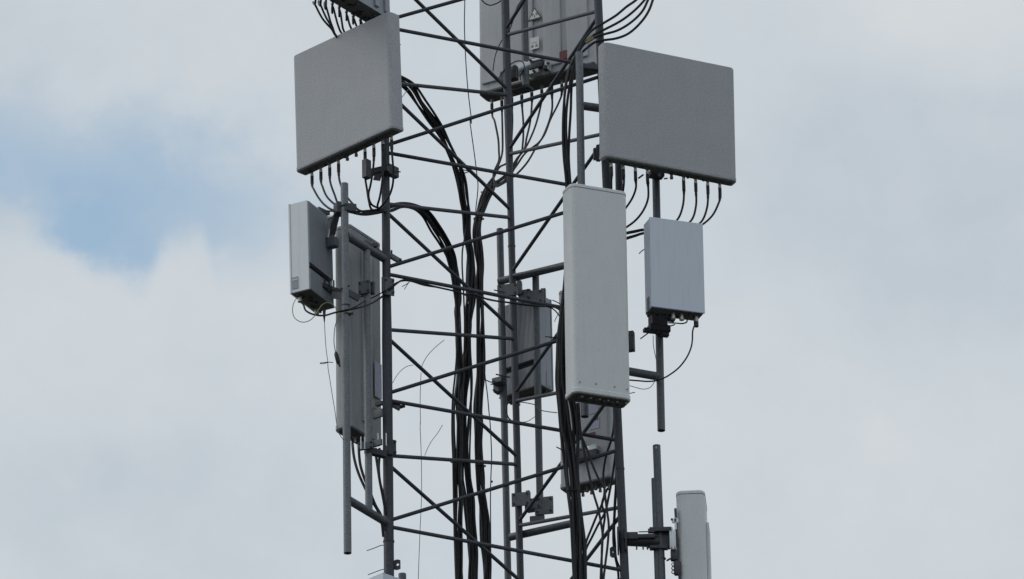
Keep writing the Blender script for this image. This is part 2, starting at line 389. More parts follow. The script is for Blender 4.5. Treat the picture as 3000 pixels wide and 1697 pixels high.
def tri(root, p, sz, th, m, name, dy):
    bm = B(); vs = []
    for yy in (0, th):
        vs.append([bm.verts.new(Vector((p.x + a * sz, p.y + dy + yy, p.z + b * sz))) for a, b in ((-.5, -.42), (.5, -.42), (0, .46))])
    bm.faces.new(vs[0]); bm.faces.new(vs[1][::-1])
    for i in range(3): bm.faces.new((vs[0][i], vs[1][i], vs[1][(i + 1) % 3], vs[0][(i + 1) % 3]))
    return lpart(name, bm, m, root, False)
pt = on_plane(MB, 1566.5, 41, 1, bt + .0205)
st = tri(back_panel, pt, .136, .002, M_ink, 'warning_sticker', 0)
i1 = tri(back_panel, pt - Vector((0, 0, .001)), .102, .0012, M_paper, 'sticker_face', .0018); i1.parent = st
bm = B()
for sx in (-1, 1):
    vs = [bm.verts.new(pt + Vector((sx * a, .0036, b))) for a, b in ((.004, -.002), (.027, .012), (.027, -.026))]; bm.faces.new(vs)
vs = [bm.verts.new(pt + Vector((a, .0036, b))) for a, b in ((-.006, -.034), (.006, -.034), (.006, -.018), (0, -.01), (-.006, -.018))]; bm.faces.new(vs)
i2 = lpart('sticker_symbol', bm, M_ink2, back_panel, False); i2.parent = st
lb, p = decal(back_panel, MB, 1566, 127, 1, bt + .0205, .085, .11, 'label', M_paper)
bm = B()
for a, b, w_, h_ in ((.022, -.03, .022, .012), (-.02, -.03, .022, .012), (.018, -.018, .016, .006), (-.018, -.016, .012, .006), (0, .005, .05, .003)): box(bm, p + Vector((a, .002, b)), (w_, .002, h_))
o = lpart('label_print', bm, M_ink2, back_panel, False); o.parent = lb
decal(back_panel, MB, 1650, 161, 1, bt + .0205, .07, .075, 'red_sticker', M_red)
# clamp plates and tilt hardware of the back panel
bm = B()
for x, y, sx, sz in ((1574, 180, .14, .022), (1566, 214, .11, .04), (1606, 196, .03, .075)):
    q = on_plane(MB, x, y, 1, bt + .05); box(bm, q, (sx, .07, sz), bev=.004)
lpart('mount_plate', bm, M_bright, back_panel)
bm = B()
q = on_plane(MB, 1562, 197, 1, bt + .07); box(bm, q, (.19, .05, .055), bev=.01)
q = on_plane(MB, 1600, 200, 1, bt + .07); box(bm, q, (.04, .05, .04), bev=.008)
for x, y in ((1555, 178), (1566, 210), (1607, 187)): q = on_plane(MB, x, y, 1, bt + .088); bolt(bm, q, (0, 1, 0), .012, .02)
lpart('tilt_arm', bm, M_clamp, back_panel)
# upper left unit, only its lower end in view
MU = frame(-1.39, -.82, 25.93, -125, 1.0)
pp = on_plane(MU, 1042, 0, 1, .176)
MU = MU @ Matrix.Translation((0, 0, pp.z))
up_panel = empty('panel_antenna', MU, 'antenna cut off by the top edge above the left grey panel, ribbed back visible', 'antenna', 'square multi beam antennas around the tower')
bm = B(); prism(bm, 1.1, .176, [(.014, 0), (1.05, 0), (1.06, .01)], .03, .012); lpart('radome', bm, M_fins, up_panel)
bm = B(); prism(bm, 1.1, .18, [(0, .02), (.012, 0), (.0138, 0)], .03, .012, -.002); lpart('bottom_cap', bm, M_under, up_panel)
bm = B()
for k in (-.44, -.32, -.12, .1, .3): box(bm, (k * 1.1, .176 + .010, .55), (.05, .02, 1.0), bev=.004)
lpart('back_rib', bm, M_fins, up_panel)
bm = B()
for k in range(26): box(bm, (random.uniform(-.5, .5), random.uniform(.03, .16), -.006), (.03, .02, .012), rz=random.random() * 3)
lpart('screw', bm, M_clamp, up_panel)
tipU = []
for x, y in ((925, -26), (940, -18), (955, -6), (973.5, 8), (993.5, 19), (1015, 32), (1035, 45), (1056, 57)):
    q = on_plane(MU, x, y, 2, -.01); tipU.append(connector(up_panel, q.x, min(q.y, .15), .028))

def long_panel(Mx, w, h, t, label, group, rf=.058, rb=.03, nc=6, body=M_white, screws=True, short=0.0):
    root = empty('panel_antenna', Mx, label, 'antenna', group)
    bm = B(); prism(bm, w, t, [(.045, 0), (h - .036, 0)], rf, rb, seg=8); lpart('radome', bm, body, root)
    bm = B(); prism(bm, w + .004, t + .004, [(h - .031, 0), (h - .012, 0), (h - .004, .006), (h, .018)], rf + .002, rb + .002, -.002, 8); lpart('top_cap', bm, body, root)
    bm = B(); prism(bm, w - .012, t - .012, [(h - .037, 0), (h - .030, 0)], rf, rb, .006, 8); lpart('cap_seam', bm, M_black, root)
    bm = B(); prism(bm, w + .010, t + .010, [(0, .012), (.003, .005), (.010, 0), (.040, 0), (.046, .006)], rf + .004, rb + .004, -.005, 8); lpart('bottom_cap', bm, body, root)
    bm = B(); prism(bm, w - .014, t - .014, [(-.004, .006), (.004, 0)], rf * .9, rb, .007, 8); lpart('connector_plate', bm, M_under, root)
    if screws:
        for k in (-.40, -.12, .2, .42):
            bm = B(); bolt(bm, (k * w, .0005, .095 - .02 * abs(k)), (0, -1, 0), .0075, .005); lpart('screw', bm, M_fins, root)
    tips = []
    for k in range(nc):
        for yy in ((.33, .66) if nc > 4 else (.5,)):
            tips.append(connector(root, (-.34 + .68 * k / (nc - 1)) * w + (.01 if yy > .5 else 0), t * yy, -.003 + short, short > 0 or yy > .5))
    return root, tips
G2 = 'long slim panel antennas'
MW = frame(.686, -1.08, 22.138, 22.96, 1.2)
white, tipW = long_panel(MW, .486, 1.778, .186, 'long off-white panel antenna in front of the right tower leg', G2, short=.034)
bm = B()
for k in range(6): box(bm, ((-.24 + .115 * k) * .458 * 1.4 + .0, .05, -.007), (.014, .014, .012), rz=.785)
lpart('port_mark', bm, M_paper, white)
MLL = frame(-1.295, -.25, 22.172, -121.4, -.2)
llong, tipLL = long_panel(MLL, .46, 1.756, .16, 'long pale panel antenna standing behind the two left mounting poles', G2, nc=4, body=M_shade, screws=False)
bm = B(); box(bm, (0, .168, .88), (.13, .02, 1.55), bev=.004); lpart('back_rail', bm, M_back, llong)
MBL = frame(.62, .2, 21.9, 150.0, 1.5)
blong, tipBL = long_panel(MBL, .46, 1.741, .16, 'long panel antenna half hidden behind the right leg cables, stickers on its back', G2, nc=5, body=M_back, screws=False)
def back_decal(x, y, w_, h_, m, name='sticker'): return decal(blong, MBL, x, y, 1, .162, w_, h_, name, m)
back_decal(1739, 1197, .085, .085, M_lilac); back_decal(1741, 1240, .09, .10, M_lilac); back_decal(1734, 1272, .06, .028, M_red); back_decal(1748, 1226, .03, .03, M_ink)
bm = B()
q = on_plane(MBL, 1736, 1317, 1, .18); box(bm, q, (.09, .05, .06), bev=.006); q = on_plane(MBL, 1697, 1310, 1, .18); box(bm, q, (.06, .05, .05), bev=.006)
lpart('tilt_bracket', bm, M_bright, blong)
bm = B(); q = on_plane(MBL, 1716, 1335, 1, .19); box(bm, q, (.22, .05, .06), bev=.006); lpart('clamp', bm, M_clamp, blong)
# antenna at bottom right, seen edge-on
MS = frame(1, -.56, 21, 86, 0); q = at(1985, 1456, -.56)
MS = Matrix.Translation((q.x - .0, -.56, 0)) @ Euler((0, 0, R_(86))).to_matrix().to_4x4()
q2 = at(2024, 1434, -.6)
side_h = 1.75
MS = Matrix.Translation((at(2066, 1440, -.62).x, -.40, q2.z - side_h)) @ Euler((R_(.3), 0, R_(86))).to_matrix().to_4x4()
side, tipS = long_panel(MS, .40, side_h, .222, 'pale panel antenna seen edge-on at bottom right, cut by the lower edge', G2, rf=.05, rb=.05, nc=4, screws=False)
bm = B(); box(bm, (.0, -.012, side_h - .24 - .7), (.22, .022, 1.40), bev=.004); lpart('front_strip', bm, M_white, side)

def radio(Mx, w, h, t, label, body=M_radio, gap=True):
    root = empty('radio_unit', Mx, label, 'radio unit', 'boxy antenna radio units')
    bm = B(); prism(bm, w, t * .45, [(.004, .004), (.008, 0), (h - .008, 0), (h - .004, .004)], .008, .004, .012)
    for sx in (-1, 1): box(bm, (sx * (w / 2 - .0075), .011 + t * .45 + t * .21, h / 2), (.014, t * .44, h - .012), bev=.003)
    lpart('housing', bm, body, root)
    bm = B(); prism(bm, w + .008, .016, [(0, .004), (.004, 0), (h - .004, 0), (h, .004)], .006, .003, -.004); lpart('front_cover', bm, body, root)
    bm = B(); n = 32
    box(bm, (0, .012 + t * .45 + t * .12, h / 2), (w - .012, t * .24, h - .02))
    d = t - .012 - t * .45
    for k in range(n):
        x = (-.5 + (k + .5) / n) * (w - .016)
        if gap:
            box(bm, (x, .012 + t * .45 + d / 2, h * .645), (.0075, d, h * .68)); box(bm, (x, .012 + t * .45 + d / 2, h * .125), (.0075, d, h * .222))
        else: box(bm, (x, .012 + t * .45 + d / 2, h * .5), (.005, d, h - .02))
    lpart('heat_sink', bm, M_fins, root, False)
    if gap: bm = B(); box(bm, (0, .012 + t * .45 + d * .30, h * .27), (w - .03, d * .5, h * .068)); lpart('recess_shade', bm, M_black, root, False)  # black strip painting the shade in the gap between the fin blocks
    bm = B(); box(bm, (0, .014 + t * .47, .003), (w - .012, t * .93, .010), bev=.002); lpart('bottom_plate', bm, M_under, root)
    return root
MLR = frame(-1.643, -.62, 23.19, -116, 1.0)
lradio = radio(MLR, .405, .785, .175, 'pale boxy radio unit at left, tilted down, finned back towards the tower', M_radio2)
bm = B(); q = on_plane(MLR, 862.5, 846, 0, .2055); box(bm, (q.x, .045, .085), (.004, .052, .10)); lab = lpart('side_label', bm, M_fins, lradio, False)
bm = B(); box(bm, (q.x + .002, .045, .112), (.003, .048, .010)); o = lpart('label_stripe', bm, M_paper, lradio, False); o.parent = lab
MRR = frame(1.292, -.85, 22.96, 19.5, 1.4)
rradio = radio(MRR, .438, .768, .155, 'small pale blue-grey radio box under the right square panel')
bm = B(); box(bm, (-.2205, .075, .06), (.004, .05, .10)); lpart('side_label', bm, M_ink2, rradio, False)
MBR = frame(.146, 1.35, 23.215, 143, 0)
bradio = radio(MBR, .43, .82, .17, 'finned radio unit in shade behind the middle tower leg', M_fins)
bm = B(); q = on_plane(MBR, 1608, 1108, 0, -.2165); box(bm, (-.2165, .06, .085), (.004, .06, .12)); lpart('side_label', bm, M_fins, bradio, False)
# corner of a radio rising into the bottom edge
q = at(1121.5, 1676.5, -1.0)
MC = Matrix.Translation((0, 0, 0)) @ Euler((R_(1), 0, R_(-46))).to_matrix().to_4x4()
off = MC.to_3x3() @ Vector((.2, -.004, .79)); MC = Matrix.Translation(q - off) @ MC
cradio = radio(MC, .40, .79, .19, 'top corner of a pale radio box at the bottom edge by the left leg')
for rt, xs in ((lradio, ((.14, .05), (-.12, .06))), (rradio, ((.17, .06), (.05, .06), (-.02, .06))), (bradio, ((.1, .06), (-.1, .06)))):
    for x, y in xs:
        bm = B(); tube(bm, [(x, y, .004), (x, y, -.03), (x, y, -.0301), (x, y, -.055)], .016, 12, [.016, .016, .019, .019]); lpart('connector', bm, M_conn, rt)
    bm = B()
    for k in range(8): box(bm, (-.18 + .05 * k, random.uniform(.03, .13), -.008), (.03, .02, .02), bev=.003)
    lpart('port_cover', bm, M_clamp, rt)

# ------------------------------------------------------------------ mounting poles and frames
def pole_root(name, p, label, cat='mounting pole', group='galvanised mounting poles'): return empty(name, Matrix.Translation(p), label, cat, group)
def pole(root, a, b, r=.03, m=M_galv, name='pole', hollow=.84):
    bm = B(); tube(bm, [a, b], r, 20, hollow=hollow); return wpart(name, bm, m, root)
def ubolt(bm, c, rz, r):                              # a U-bolt round a pole
    pts = [c + Matrix.Rotation(rz, 3, 'Z') @ Vector((r * math.cos(R_(a)), r * math.sin(R_(a)), 0)) for a in range(-90, 91, 20)]
    d = Matrix.Rotation(rz, 3, 'Z') @ Vector((-1, 0, 0))
    tube(bm, [pts[0] + d * .09] + pts + [pts[-1] + d * .09], .006, 6)
# left U-frame
YP, YI = -.89, -.655
a, b = at(1009, 539, YP), at(1018.5, 1621, YP)
fr = pole_root('antenna_mount', b, 'galvanised frame of two poles and two arms on the left leg', 'mounting frame', None)
pole(fr, a, b, .0305)
ia, ib = at(1074, 735, YI), at(1081, 1500, YI); pole(fr, ia, ib, .029)
for (x0, yy0, x1, yy1) in ((1014, 690, 1128, 760), (1018, 1463, 1137, 1534)):
    bm = B(); tube(bm, [at(x0, yy0, YP), at(x1, yy1, YA)], .033, 16); wpart('arm', bm, M_galvd, fr)
def clampset(root, items, m=M_clamp, name='clamp'):
    for it in items:
        bm = B(); bl = []; c = at(it[0], it[1], it[2]); box(bm, c, it[3], rz=R_(it[4]), bev=.003)
        d = Matrix.Rotation(R_(it[4]), 3, 'Z') @ Vector((0, -1, 0)); sx, sy, sz = it[3]; ex = Matrix.Rotation(R_(it[4]), 3, 'Z') @ Vector((1, 0, 0))
        if sx > .05 and sz > .05:
            for i in (-1, 1):
                for j in (-1, 1):
                    b2 = B(); bolt(b2, c + ex * i * sx * .36 + Vector((0, 0, j * sz * .34)) + d * sy * .5, d, .008, .016); bl.append(b2)
        pl_ = wpart(name, bm, m, root)
        for b2 in bl: wpart('bolt', b2, M_clamp, root, parent=pl_)
clampset(fr, [(1068, 842, YI - .045, (.10, .02, .11), -25), (1078, 848, YI + .045, (.12, .02, .11), -25), (1140, 840, YA - .055, (.085, .014, .15), 25), (1124, 836, YA - .06, (.03, .02, .14), 25),
              (1072, 1307, YI - .04, (.13, .02, .06), -20), (1098, 1300, YI - .06, (.13, .02, .05), -30)], M_galvd)
for x in (1057.5, 1068.5, 1107.5, 1131.5):
    bm = B(); h_ = .105; c = at(x, 1298 if x < 1100 else 1288, YI - .07); tube(bm, [c - Vector((0, 0, h_ / 2)), c + Vector((0, 0, h_ / 2))], .0045, 8); wpart('threaded_rod', bm, M_bright, fr)
clampset(fr, [(1145, 1310, YA - .05, (.09, .015, .13), 30), (1100, 1326, YI + .03, (.18, .05, .05), 35)], M_clamp)
bm = B()
for x, y in ((997, 671),): pass
c = at(1015.5, 916, YP); tube(bm, [c + Vector((0, 0, .012)), c + Vector((0, 0, -.012))], .034, 20); wpart('band', bm, M_bright, fr)
bm = B(); c = at(1015.5, 921.5, YP); tube(bm, [c + Vector((0, 0, .006)), c + Vector((0, 0, -.006))], .0335, 20); box(bm, at(1029, 919, YP - .02), (.03, .015, .015)); wpart('band', bm, M_black, fr)
bm = B(); c = at(1013, 896, YP); tube(bm, [c + Vector((0, 0, .005)), c + Vector((0, 0, -.005))], .033, 20); wpart('band', bm, M_black, fr)
# tilt hardware of the left radio
bm = B(); beam(bm, at(957, 697, -.62), at(966, 640, -.66), .012, .05); beam(bm, at(963, 640, -.66), at(984, 628, -.72), .03, .02); wpart('tilt_bracket', bm, M_bright, lradio)
bm = B(); beam(bm, at(968, 702, -.58), at(985, 632, -.72), .05, .025); box(bm, at(962, 704, -.6), (.11, .05, .055), rz=R_(-30), bev=.01); box(bm, at(975, 712, -.62), (.09, .07, .09), rz=R_(-30), bev=.02)
box(bm, at(947, 619, -.6), (.13, .03, .03), rz=R_(50), bev=.004); wpart('tilt_arm', bm, M_galvd, lradio)
bm = B(); box(bm, at(996, 613, YP + .03), (.085, .09, .10), rz=R_(20), bev=.01); box(bm, at(1025, 610, YP), (.1, .05, .07), rz=R_(20), bev=.008)
ubolt(bm, at(1011, 606, YP), R_(-60), .036); bolt(bm, at(985, 620, YP), (-1, 0, .1), .006, .09); wpart('clamp', bm, M_clamp, lradio)
bm = B(); box(bm, at(964, 846, -.62), (.17, .05, .04), rz=R_(48), bev=.006); box(bm, at(980, 852, -.7), (.10, .06, .035), rz=R_(40), bev=.006)
box(bm, at(990, 866, YP + .03), (.12, .02, .055), rz=R_(-35), ry=R_(20)); box(bm, at(1032, 864, YP + .01), (.13, .02, .05), rz=R_(20), ry=R_(25))
for x, y in ((952, 833), (965, 838), (978, 840), (1013, 842)): bolt(bm, at(x, y, -.66), (0, -.4, 1), .007, .05)
bolt(bm, at(990, 850, YP - .02), (.9, 0, .35), .006, .10); wpart('clamp', bm, M_clamp, lradio)
# the long antenna behind: brackets
bm = B(); beam(bm, at(1070, 713, -.5), at(1117, 747, -.45), .03, .05); beam(bm, at(1066, 716, -.5), at(1080, 722, -.5), .05, .05); wpart('tilt_bracket', bm, M_galvd, llong)
bm = B(); beam(bm, at(1092, 733, -.55), at(1112, 748, -.52), .02, .04); beam(bm, at(1143, 749, -.4), at(1170, 765, -.4), .05, .03); beam(bm, at(1150, 1184, -.4), at(1172, 1196, -.4), .05, .035)
box(bm, at(1106, 1213, -.52), (.09, .02, .07), rz=R_(-35), bev=.003); wpart('bracket_plate', bm, M_plate, llong)
bm = B(); bolt(bm, at(1166, 764, -.4), (1, -.3, .2), .012, .03); bolt(bm, at(1172, 1193, -.4), (1, 0, .3), .014, .04); bolt(bm, at(1147, 744, -.42), (0, 0, 1), .008, .03)
box(bm, at(1111, 1183, -.53), (.06, .03, .03), rz=R_(-35)); box(bm, at(1096, 720, -.53), (.05, .03, .03), rz=R_(-35)); wpart('bolt', bm, M_clamp, llong)
decal(llong, MLL, 1108, 1114, 1, .179, .10, .30, 'label', M_lilac); decal(llong, MLL, 1104, 1155, 1, .1795, .05, .05, 'label', M_back)
decal(llong, MLL, 1099, 1203, 1, .20, .06, .045, 'yellow_tag', M_yellow)
# back frame: two poles, two cross pipes, clamp plates
r1a, r1b = at(1464.5, 672, 1.2), at(1489, 1720, 1.2)
bf = pole_root('antenna_mount', r1b, 'frame of two poles and two cross pipes behind the middle leg', 'mounting frame', None)
pole(bf, r1a, r1b, .0285, M_galvd)
pole(bf, at(1569, 800, 1.03), at(1583, 1530, 1.03), .0285, M_galvd)
for x0, yy0, Y0, x1, yy1, Y1 in ((1462, 825, 1.13, 1720, 762, .72), (1495, 1574, 1.13, 1682, 1532.5, .79)):
    bm = B(); tube(bm, [at(x0, yy0, Y0), at(x1, yy1, Y1)], .031, 16); wpart('cross_pipe', bm, M_galvd, bf)
clampset(bf, [(1488, 850, .965, (.175, .016, .105), -12), (1522, 845, 1.0, (.04, .05, .12), -12), (1558, 872, .985, (.20, .018, .12), -12), (1592, 866, .99, (.04, .03, .12), -12), (1540, 868, 1.02, (.10, .07, .09), -20),
              (1526, 1463, .955, (.15, .016, .115), -12), (1548, 1460, 1.0, (.03, .05, .12), -12), (1594, 1482, .975, (.15, .018, .15), -12), (1566, 1480, 1.02, (.14, .08, .09), -20), (1574, 1520, 1.0, (.12, .02, .05), -12)], M_plate)
clampset(bf, [(1463, 1118, 1.12, (.09, .09, .045), -30), (1462, 1138, 1.2, (.07, .07, .08), -30)], M_galvd)
bm = B(); bolt(bm, at(1453, 1097, 1.1), (1, -.2, -.35), .006, .12); bolt(bm, at(1447, 850, .95), (1, 0, -.25), .005, .09); bolt(bm, at(1437, 1126, 1.1), (1, 0, 0), .005, .07); wpart('threaded_rod', bm, M_clamp, bf)
# pole carrying the back panel
bp = pole_root('mount_pole', at(1540, 270, 1.2), 'vertical pole in front of the back of the stickered panel')
pole(bp, at(1533.5, -120, 1.2), at(1541, 268, 1.2), .0305, M_galvd)
# tilt unit of the back panel beside the middle leg
bm = B(); c = at(1510, 203, 1.15); e1 = at(1545, 190, 1.22); tube(bm, [c, e1], .042, 16); wpart('tilt_motor', bm, M_bright, back_panel)
bm = B(); box(bm, at(1492, 222, 1.1), (.16, .05, .10), rz=R_(-30), bev=.012); box(bm, at(1507, 203, 1.08), (.05, .05, .05), rz=R_(-30), bev=.01); box(bm, at(1488, 232, 1.15), (.15, .10, .03), rz=R_(-30), bev=.005)
box(bm, at(1530, 262, 1.2), (.16, .09, .03), rz=R_(-28), bev=.006); wpart('clamp', bm, M_clamp, back_panel)
# front pole of the white antenna
YF = -.74
wp = pole_root('mount_pole', at(1713, 1222, YF), 'light galvanised pole rising above the white antenna beside the right panel')
pole(wp, at(1697, 155, YF), at(1713.5, 1221, YF), .0305, M_galv)
for y0_, y1_ in ((309, 319), (1085, 1093)):
    bm = B(); tube(bm, [at(1698, y0_, YF), at(1768 if y0_ < 500 else 1801, y1_, YC)], .034, 16); wpart('arm', bm, M_galvd, wp)
bm = B(); box(bm, at(1735, 199, YF + .08), (.16, .05, .05), rz=R_(15), bev=.01); wpart('clamp', bm, M_clamp, wp)
bm = B(); box(bm, (MW @ Vector((0, .22, 1.35))), (.12, .10, .07), rz=R_(23), bev=.01); box(bm, (MW @ Vector((0, .22, .35))), (.12, .10, .07), rz=R_(23), bev=.01); wpart('clamp', bm, M_clamp, white)
# right pole with arm
YR = -.44
rp = pole_root('mount_pole', at(1937, 1264, YR), 'long pole behind the pale radio box, reaching the right leg by one arm')
pole(rp, at(1916, 250, YR), at(1937.5, 1262, YR), .0305, M_galvd)
bm = B(); tube(bm, [at(1806, 1082, YC), at(1931, 1104, YR)], .0335, 16); wpart('arm', bm, M_galvd, rp)
bm = B(); tube(bm, [at(1775, 340, YC), at(1918, 362, YR)], .0335, 16); wpart('arm', bm, M_galvd, rp)
clampset(rp, [(1753, 449, YC - .05, (.035, .05, .13), 10), (1742, 452, YC - .06, (.02, .03, .10), 10)], M_clamp)
bm = B()
for x, y, w_, d_, h_ in ((1922, 936, .10, .10, .10), (1930, 965, .17, .09, .055), (1928, 950, .13, .1, .06), (1912, 970, .15, .05, .03), (1948, 983, .06, .05, .02), (1940, 975, .10, .05, .03), (1955, 936, .12, .04, .025), (1962, 927, .05, .05, .06), (1925, 920, .14, .1, .03)):
    box(bm, at(x, y, YR - .06), (w_, d_, h_), rz=R_(18), bev=.005)
bolt(bm, at(1876, 993, YR - .1), (.8, 0, .62), .005, .10); bolt(bm, at(1960, 957, YR - .1), (1, 0, .35), .005, .05); bolt(bm, at(1895, 970, YR - .1), (1, 0, 0), .011, .05)
wpart('clamp', bm, M_clamp, rradio)
bm = B(); beam(bm, at(1870, 523, -.5), at(1885, 512, -.5), .01, .012); box(bm, at(1922, 512, -.5), (.12, .08, .05), rz=R_(20), bev=.008); bolt(bm, at(1945, 524, -.5), (1, 0, .1), .006, .03); wpart('clamp', bm, M_clamp, right_panel)
bm = B(); box(bm, at(1847, 1001, -.72), (.062, .05, .165), rz=R_(-15), bev=.003)
for k in (-.06, .06): bolt(bm, at(1853, 1001, -.745) + Vector((0, 0, k)), (0, -1, 0), .008, .015)
o = wpart('clamp_plate', bm, M_clamp, wp)
# short pole between right leg and right panel
sp = pole_root('mount_pole', at(1822, 1000, -.30), 'dark pole close beside the right leg under the right panel')
pole(sp, at(1810, 330, -.30), at(1822, 1000, -.30), .0295, M_steel)
# bottom right pole
YS = -.56
bs = pole_root('mount_pole', at(1936, 1760, YS), 'pole with a hole at its top carrying the edge-on antenna at bottom right')
pole(bs, at(1923.5, 1306, YS), at(1941, 1760, YS), .0305, M_galvd)
bm = B(); tube(bm, [at(1922.5, 1311.5, YS - .029), at(1922.5, 1311.5, YS - .034)], .008, 12); wpart('hole_rim', bm, M_paper, bs)
bm = B(); p0, p1 = at(1916, 1403, YS), at(1926, 1700, YS); tube(bm, [p0, p1], .022, 12); wpart('sleeve', bm, M_galvd, bs)
bm = B(); c = at(1939, 1637.5, YS); tube(bm, [c + Vector((0, 0, .003)), c - Vector((0, 0, .003))], .0325, 20); wpart('collar', bm, M_clamp, bs)
bm = B(); tube(bm, [at(1832, 1583, YC), at(1932, 1588, YS)], .045, 16); box(bm, at(1848, 1572, YC - .04), (.11, .05, .06), bev=.006); box(bm, at(1893, 1574, YC - .03), (.14, .06, .035), bev=.006)
for k in (-.075, .075): box(bm, at(1822, 1585, YC - .03) + Vector((k * .4, 0, 0)), (.012, .13, .19), bev=.003)
for k in (1865, 1884, 1897): bolt(bm, at(k, 1600, YC - .03), (0, 0, -1), .006, .03)
wpart('clamp_arm', bm, M_clamp, bs)
bm = B(); bolt(bm, at(1871, 1558.5, YS - .05), (1, 0, 0), .0045, .14); bolt(bm, at(1894, 1605, YS - .05), (1, -.2, -.1), .006, .10); box(bm, at(1908, 1556, YS - .05), (.05, .03, .03)); wpart('threaded_rod', bm, M_clamp, bs)
bm = B(); box(bm, at(1935, 1553, YS - .04), (.17, .05, .035), bev=.004); box(bm, at(1945, 1585, YS + .02), (.12, .08, .12), bev=.008); box(bm, at(1930, 1605, YS - .02), (.14, .05, .03), bev=.004); wpart('clamp', bm, M_clamp, side)
bm = B(); beam(bm, at(1969.5, 1550, YS - .06), at(1973, 1612, YS - .06), .045, .012)
box(bm, at(1971, 1582, YS - .06), (.052, .016, .16), bev=.01); box(bm, at(1978, 1526, YS - .05), (.05, .014, .035)); box(bm, at(1979, 1535, YS - .05), (.016, .014, .10)); wpart('tilt_bracket', bm, M_bright, side)
bm = B()
for k in range(7): a_ = 2 * math.pi * k / 7; bolt(bm, at(1972.5 + 6 * math.cos(a_), 1607 + 6 * math.sin(a_), YS - .068), (0, -1, 0), .0035, .006)
bolt(bm, at(1968, 1551, YS - .07), (0, -1, 0), .012, .012); bolt(bm, at(1968, 1523, YS - .058), (0, -1, 0), .009, .012)
bolt(bm, at(1972.5, 1607, YS - .068), (0, -1, 0), .006, .006); wpart('bolt', bm, M_clamp, side)
bm = B(); box(bm, at(1985, 1600, YS - .03), (.018, .04, .62), ry=R_(-1.5), bev=.003); box(bm, at(1975, 1628, YS - .03), (.055, .05, .09), bev=.01); box(bm, at(1985, 1665, YS - .03), (.06, .05, .12), bev=.015)
for k in range(3):
    cc = at(1973, 1654 + 11 * k, YS - .05); tube(bm, [cc + Vector((.014 * math.cos(a_), 0, .014 * math.sin(a_))) for a_ in [i * math.pi / 4 for i in range(9)]], .004, 6)
beam(bm, at(1953, 1643, YS - .05), at(1970, 1634, YS - .05), .02, .008); wpart('hinge', bm, M_clamp, side)
# low pole at the bottom edge
lp = pole_root('mount_pole', at(1180, 1780, -.7), 'short grey pole top peeking in at the bottom edge beside the left leg')
pole(lp, at(1178.5, 1682, -.7), at(1181, 1800, -.7), .0305, M_galvd)
# bracket holding the left panel to its leg
bm = B(); box(bm, at(1074, 496, -.62), (.05, .06, .16), rz=R_(-40), bev=.005); box(bm, at(1112, 500, YA - .06), (.16, .05, .05), rz=R_(-25), bev=.006); box(bm, at(1148, 502, YA - .02), (.05, .12, .09), rz=R_(-40), bev=.006)
box(bm, at(1107, 517, YA - .06), (.06, .012, .07), rz=R_(-25), ry=R_(20)); bolt(bm, at(1152, 503, YA - .05), (1, -.2, -.16), .0055, .06); wpart('clamp', bm, M_clamp, left_panel)
bm = B(); bolt(bm, at(1163, 131, -.8), (1, 0, -.05), .005, .03); wpart('bolt', bm, M_clamp, left_panel)

# ------------------------------------------------------------------ cables
ORD = ['first', 'second', 'third', 'fourth', 'fifth', 'sixth', 'seventh', 'eighth', 'ninth', 'tenth', 'eleventh', 'twelfth']
def cable(name, pts, r, label, cat='cable', group=None, m=M_cable, boot=False, k=5, n=8, thick=None):
    pts = [Vector(p) for p in pts]
    if boot:
        lim = proj(pts[1])[1] + 14
        while len(pts) > 4 and proj(pts[2])[1] < lim: del pts[2]; thick = thick - 1 if thick else thick
    sp_ = spline(pts, k); bm = B()
    tube(bm, sp_, r, n, [r + (.0098 - r) * max(0, min(1, (i / k - thick + 1) / 2)) for i in range(len(sp_))] if thick else None)
    o = finish(name, bm, m, None, base=pts[0].copy()); tag(o, label, cat, group)
    if boot:
        bm = B(); L = 0; seg = [sp_[0]]
        for p in sp_[1:]:
            d = (p - seg[-1]).length
            if L + d > .11: seg.append(seg[-1] + (p - seg[-1]).normalized() * (.11 - L)); break
            seg.append(p); L += d
        q = []
        for i in range(len(seg) - 1):
            for j in range(3): q.append(seg[i].lerp(seg[i + 1], j / 3))
        q.append(seg[-1]); m_ = len(q)
        tube(bm, q, r, 8, [.0135 if i < m_ * .75 else .0105 for i in range(m_)])
        for v in bm.verts: v.co -= pts[0]
        b_ = finish('boot', bm, M_black, o)
    return o
def yab(x): return -.44 + 1.46 * (x - 1130) / 370 + .10       # outside of the left rear face of the tower
def lane(path, u, layer, yfun, jit=1.2):                       # one cable's place in a bundle: path of (x, y, halfwidth)
    out = []; n = len(path); ph = random.uniform(0, 6.3); fr_ = random.uniform(.5, 1.1)
    for i, (x, y, hw) in enumerate(path):
        x0, y0_, _ = path[max(i - 1, 0)]; x1, y1_, _ = path[min(i + 1, n - 1)]
        dx, dy = x1 - x0, y1_ - y0_; L = math.hypot(dx, dy); nx, ny = dy / L, -dx / L
        uu = max(-1.05, min(1.05, u + .28 * math.sin(ph + i * fr_)))
        o_ = uu * hw + random.uniform(-jit, jit)
        out.append(at(x + nx * o_, y + ny * o_, yfun(x) + layer + random.uniform(-.004, .004)))
    return out
RC = .0086
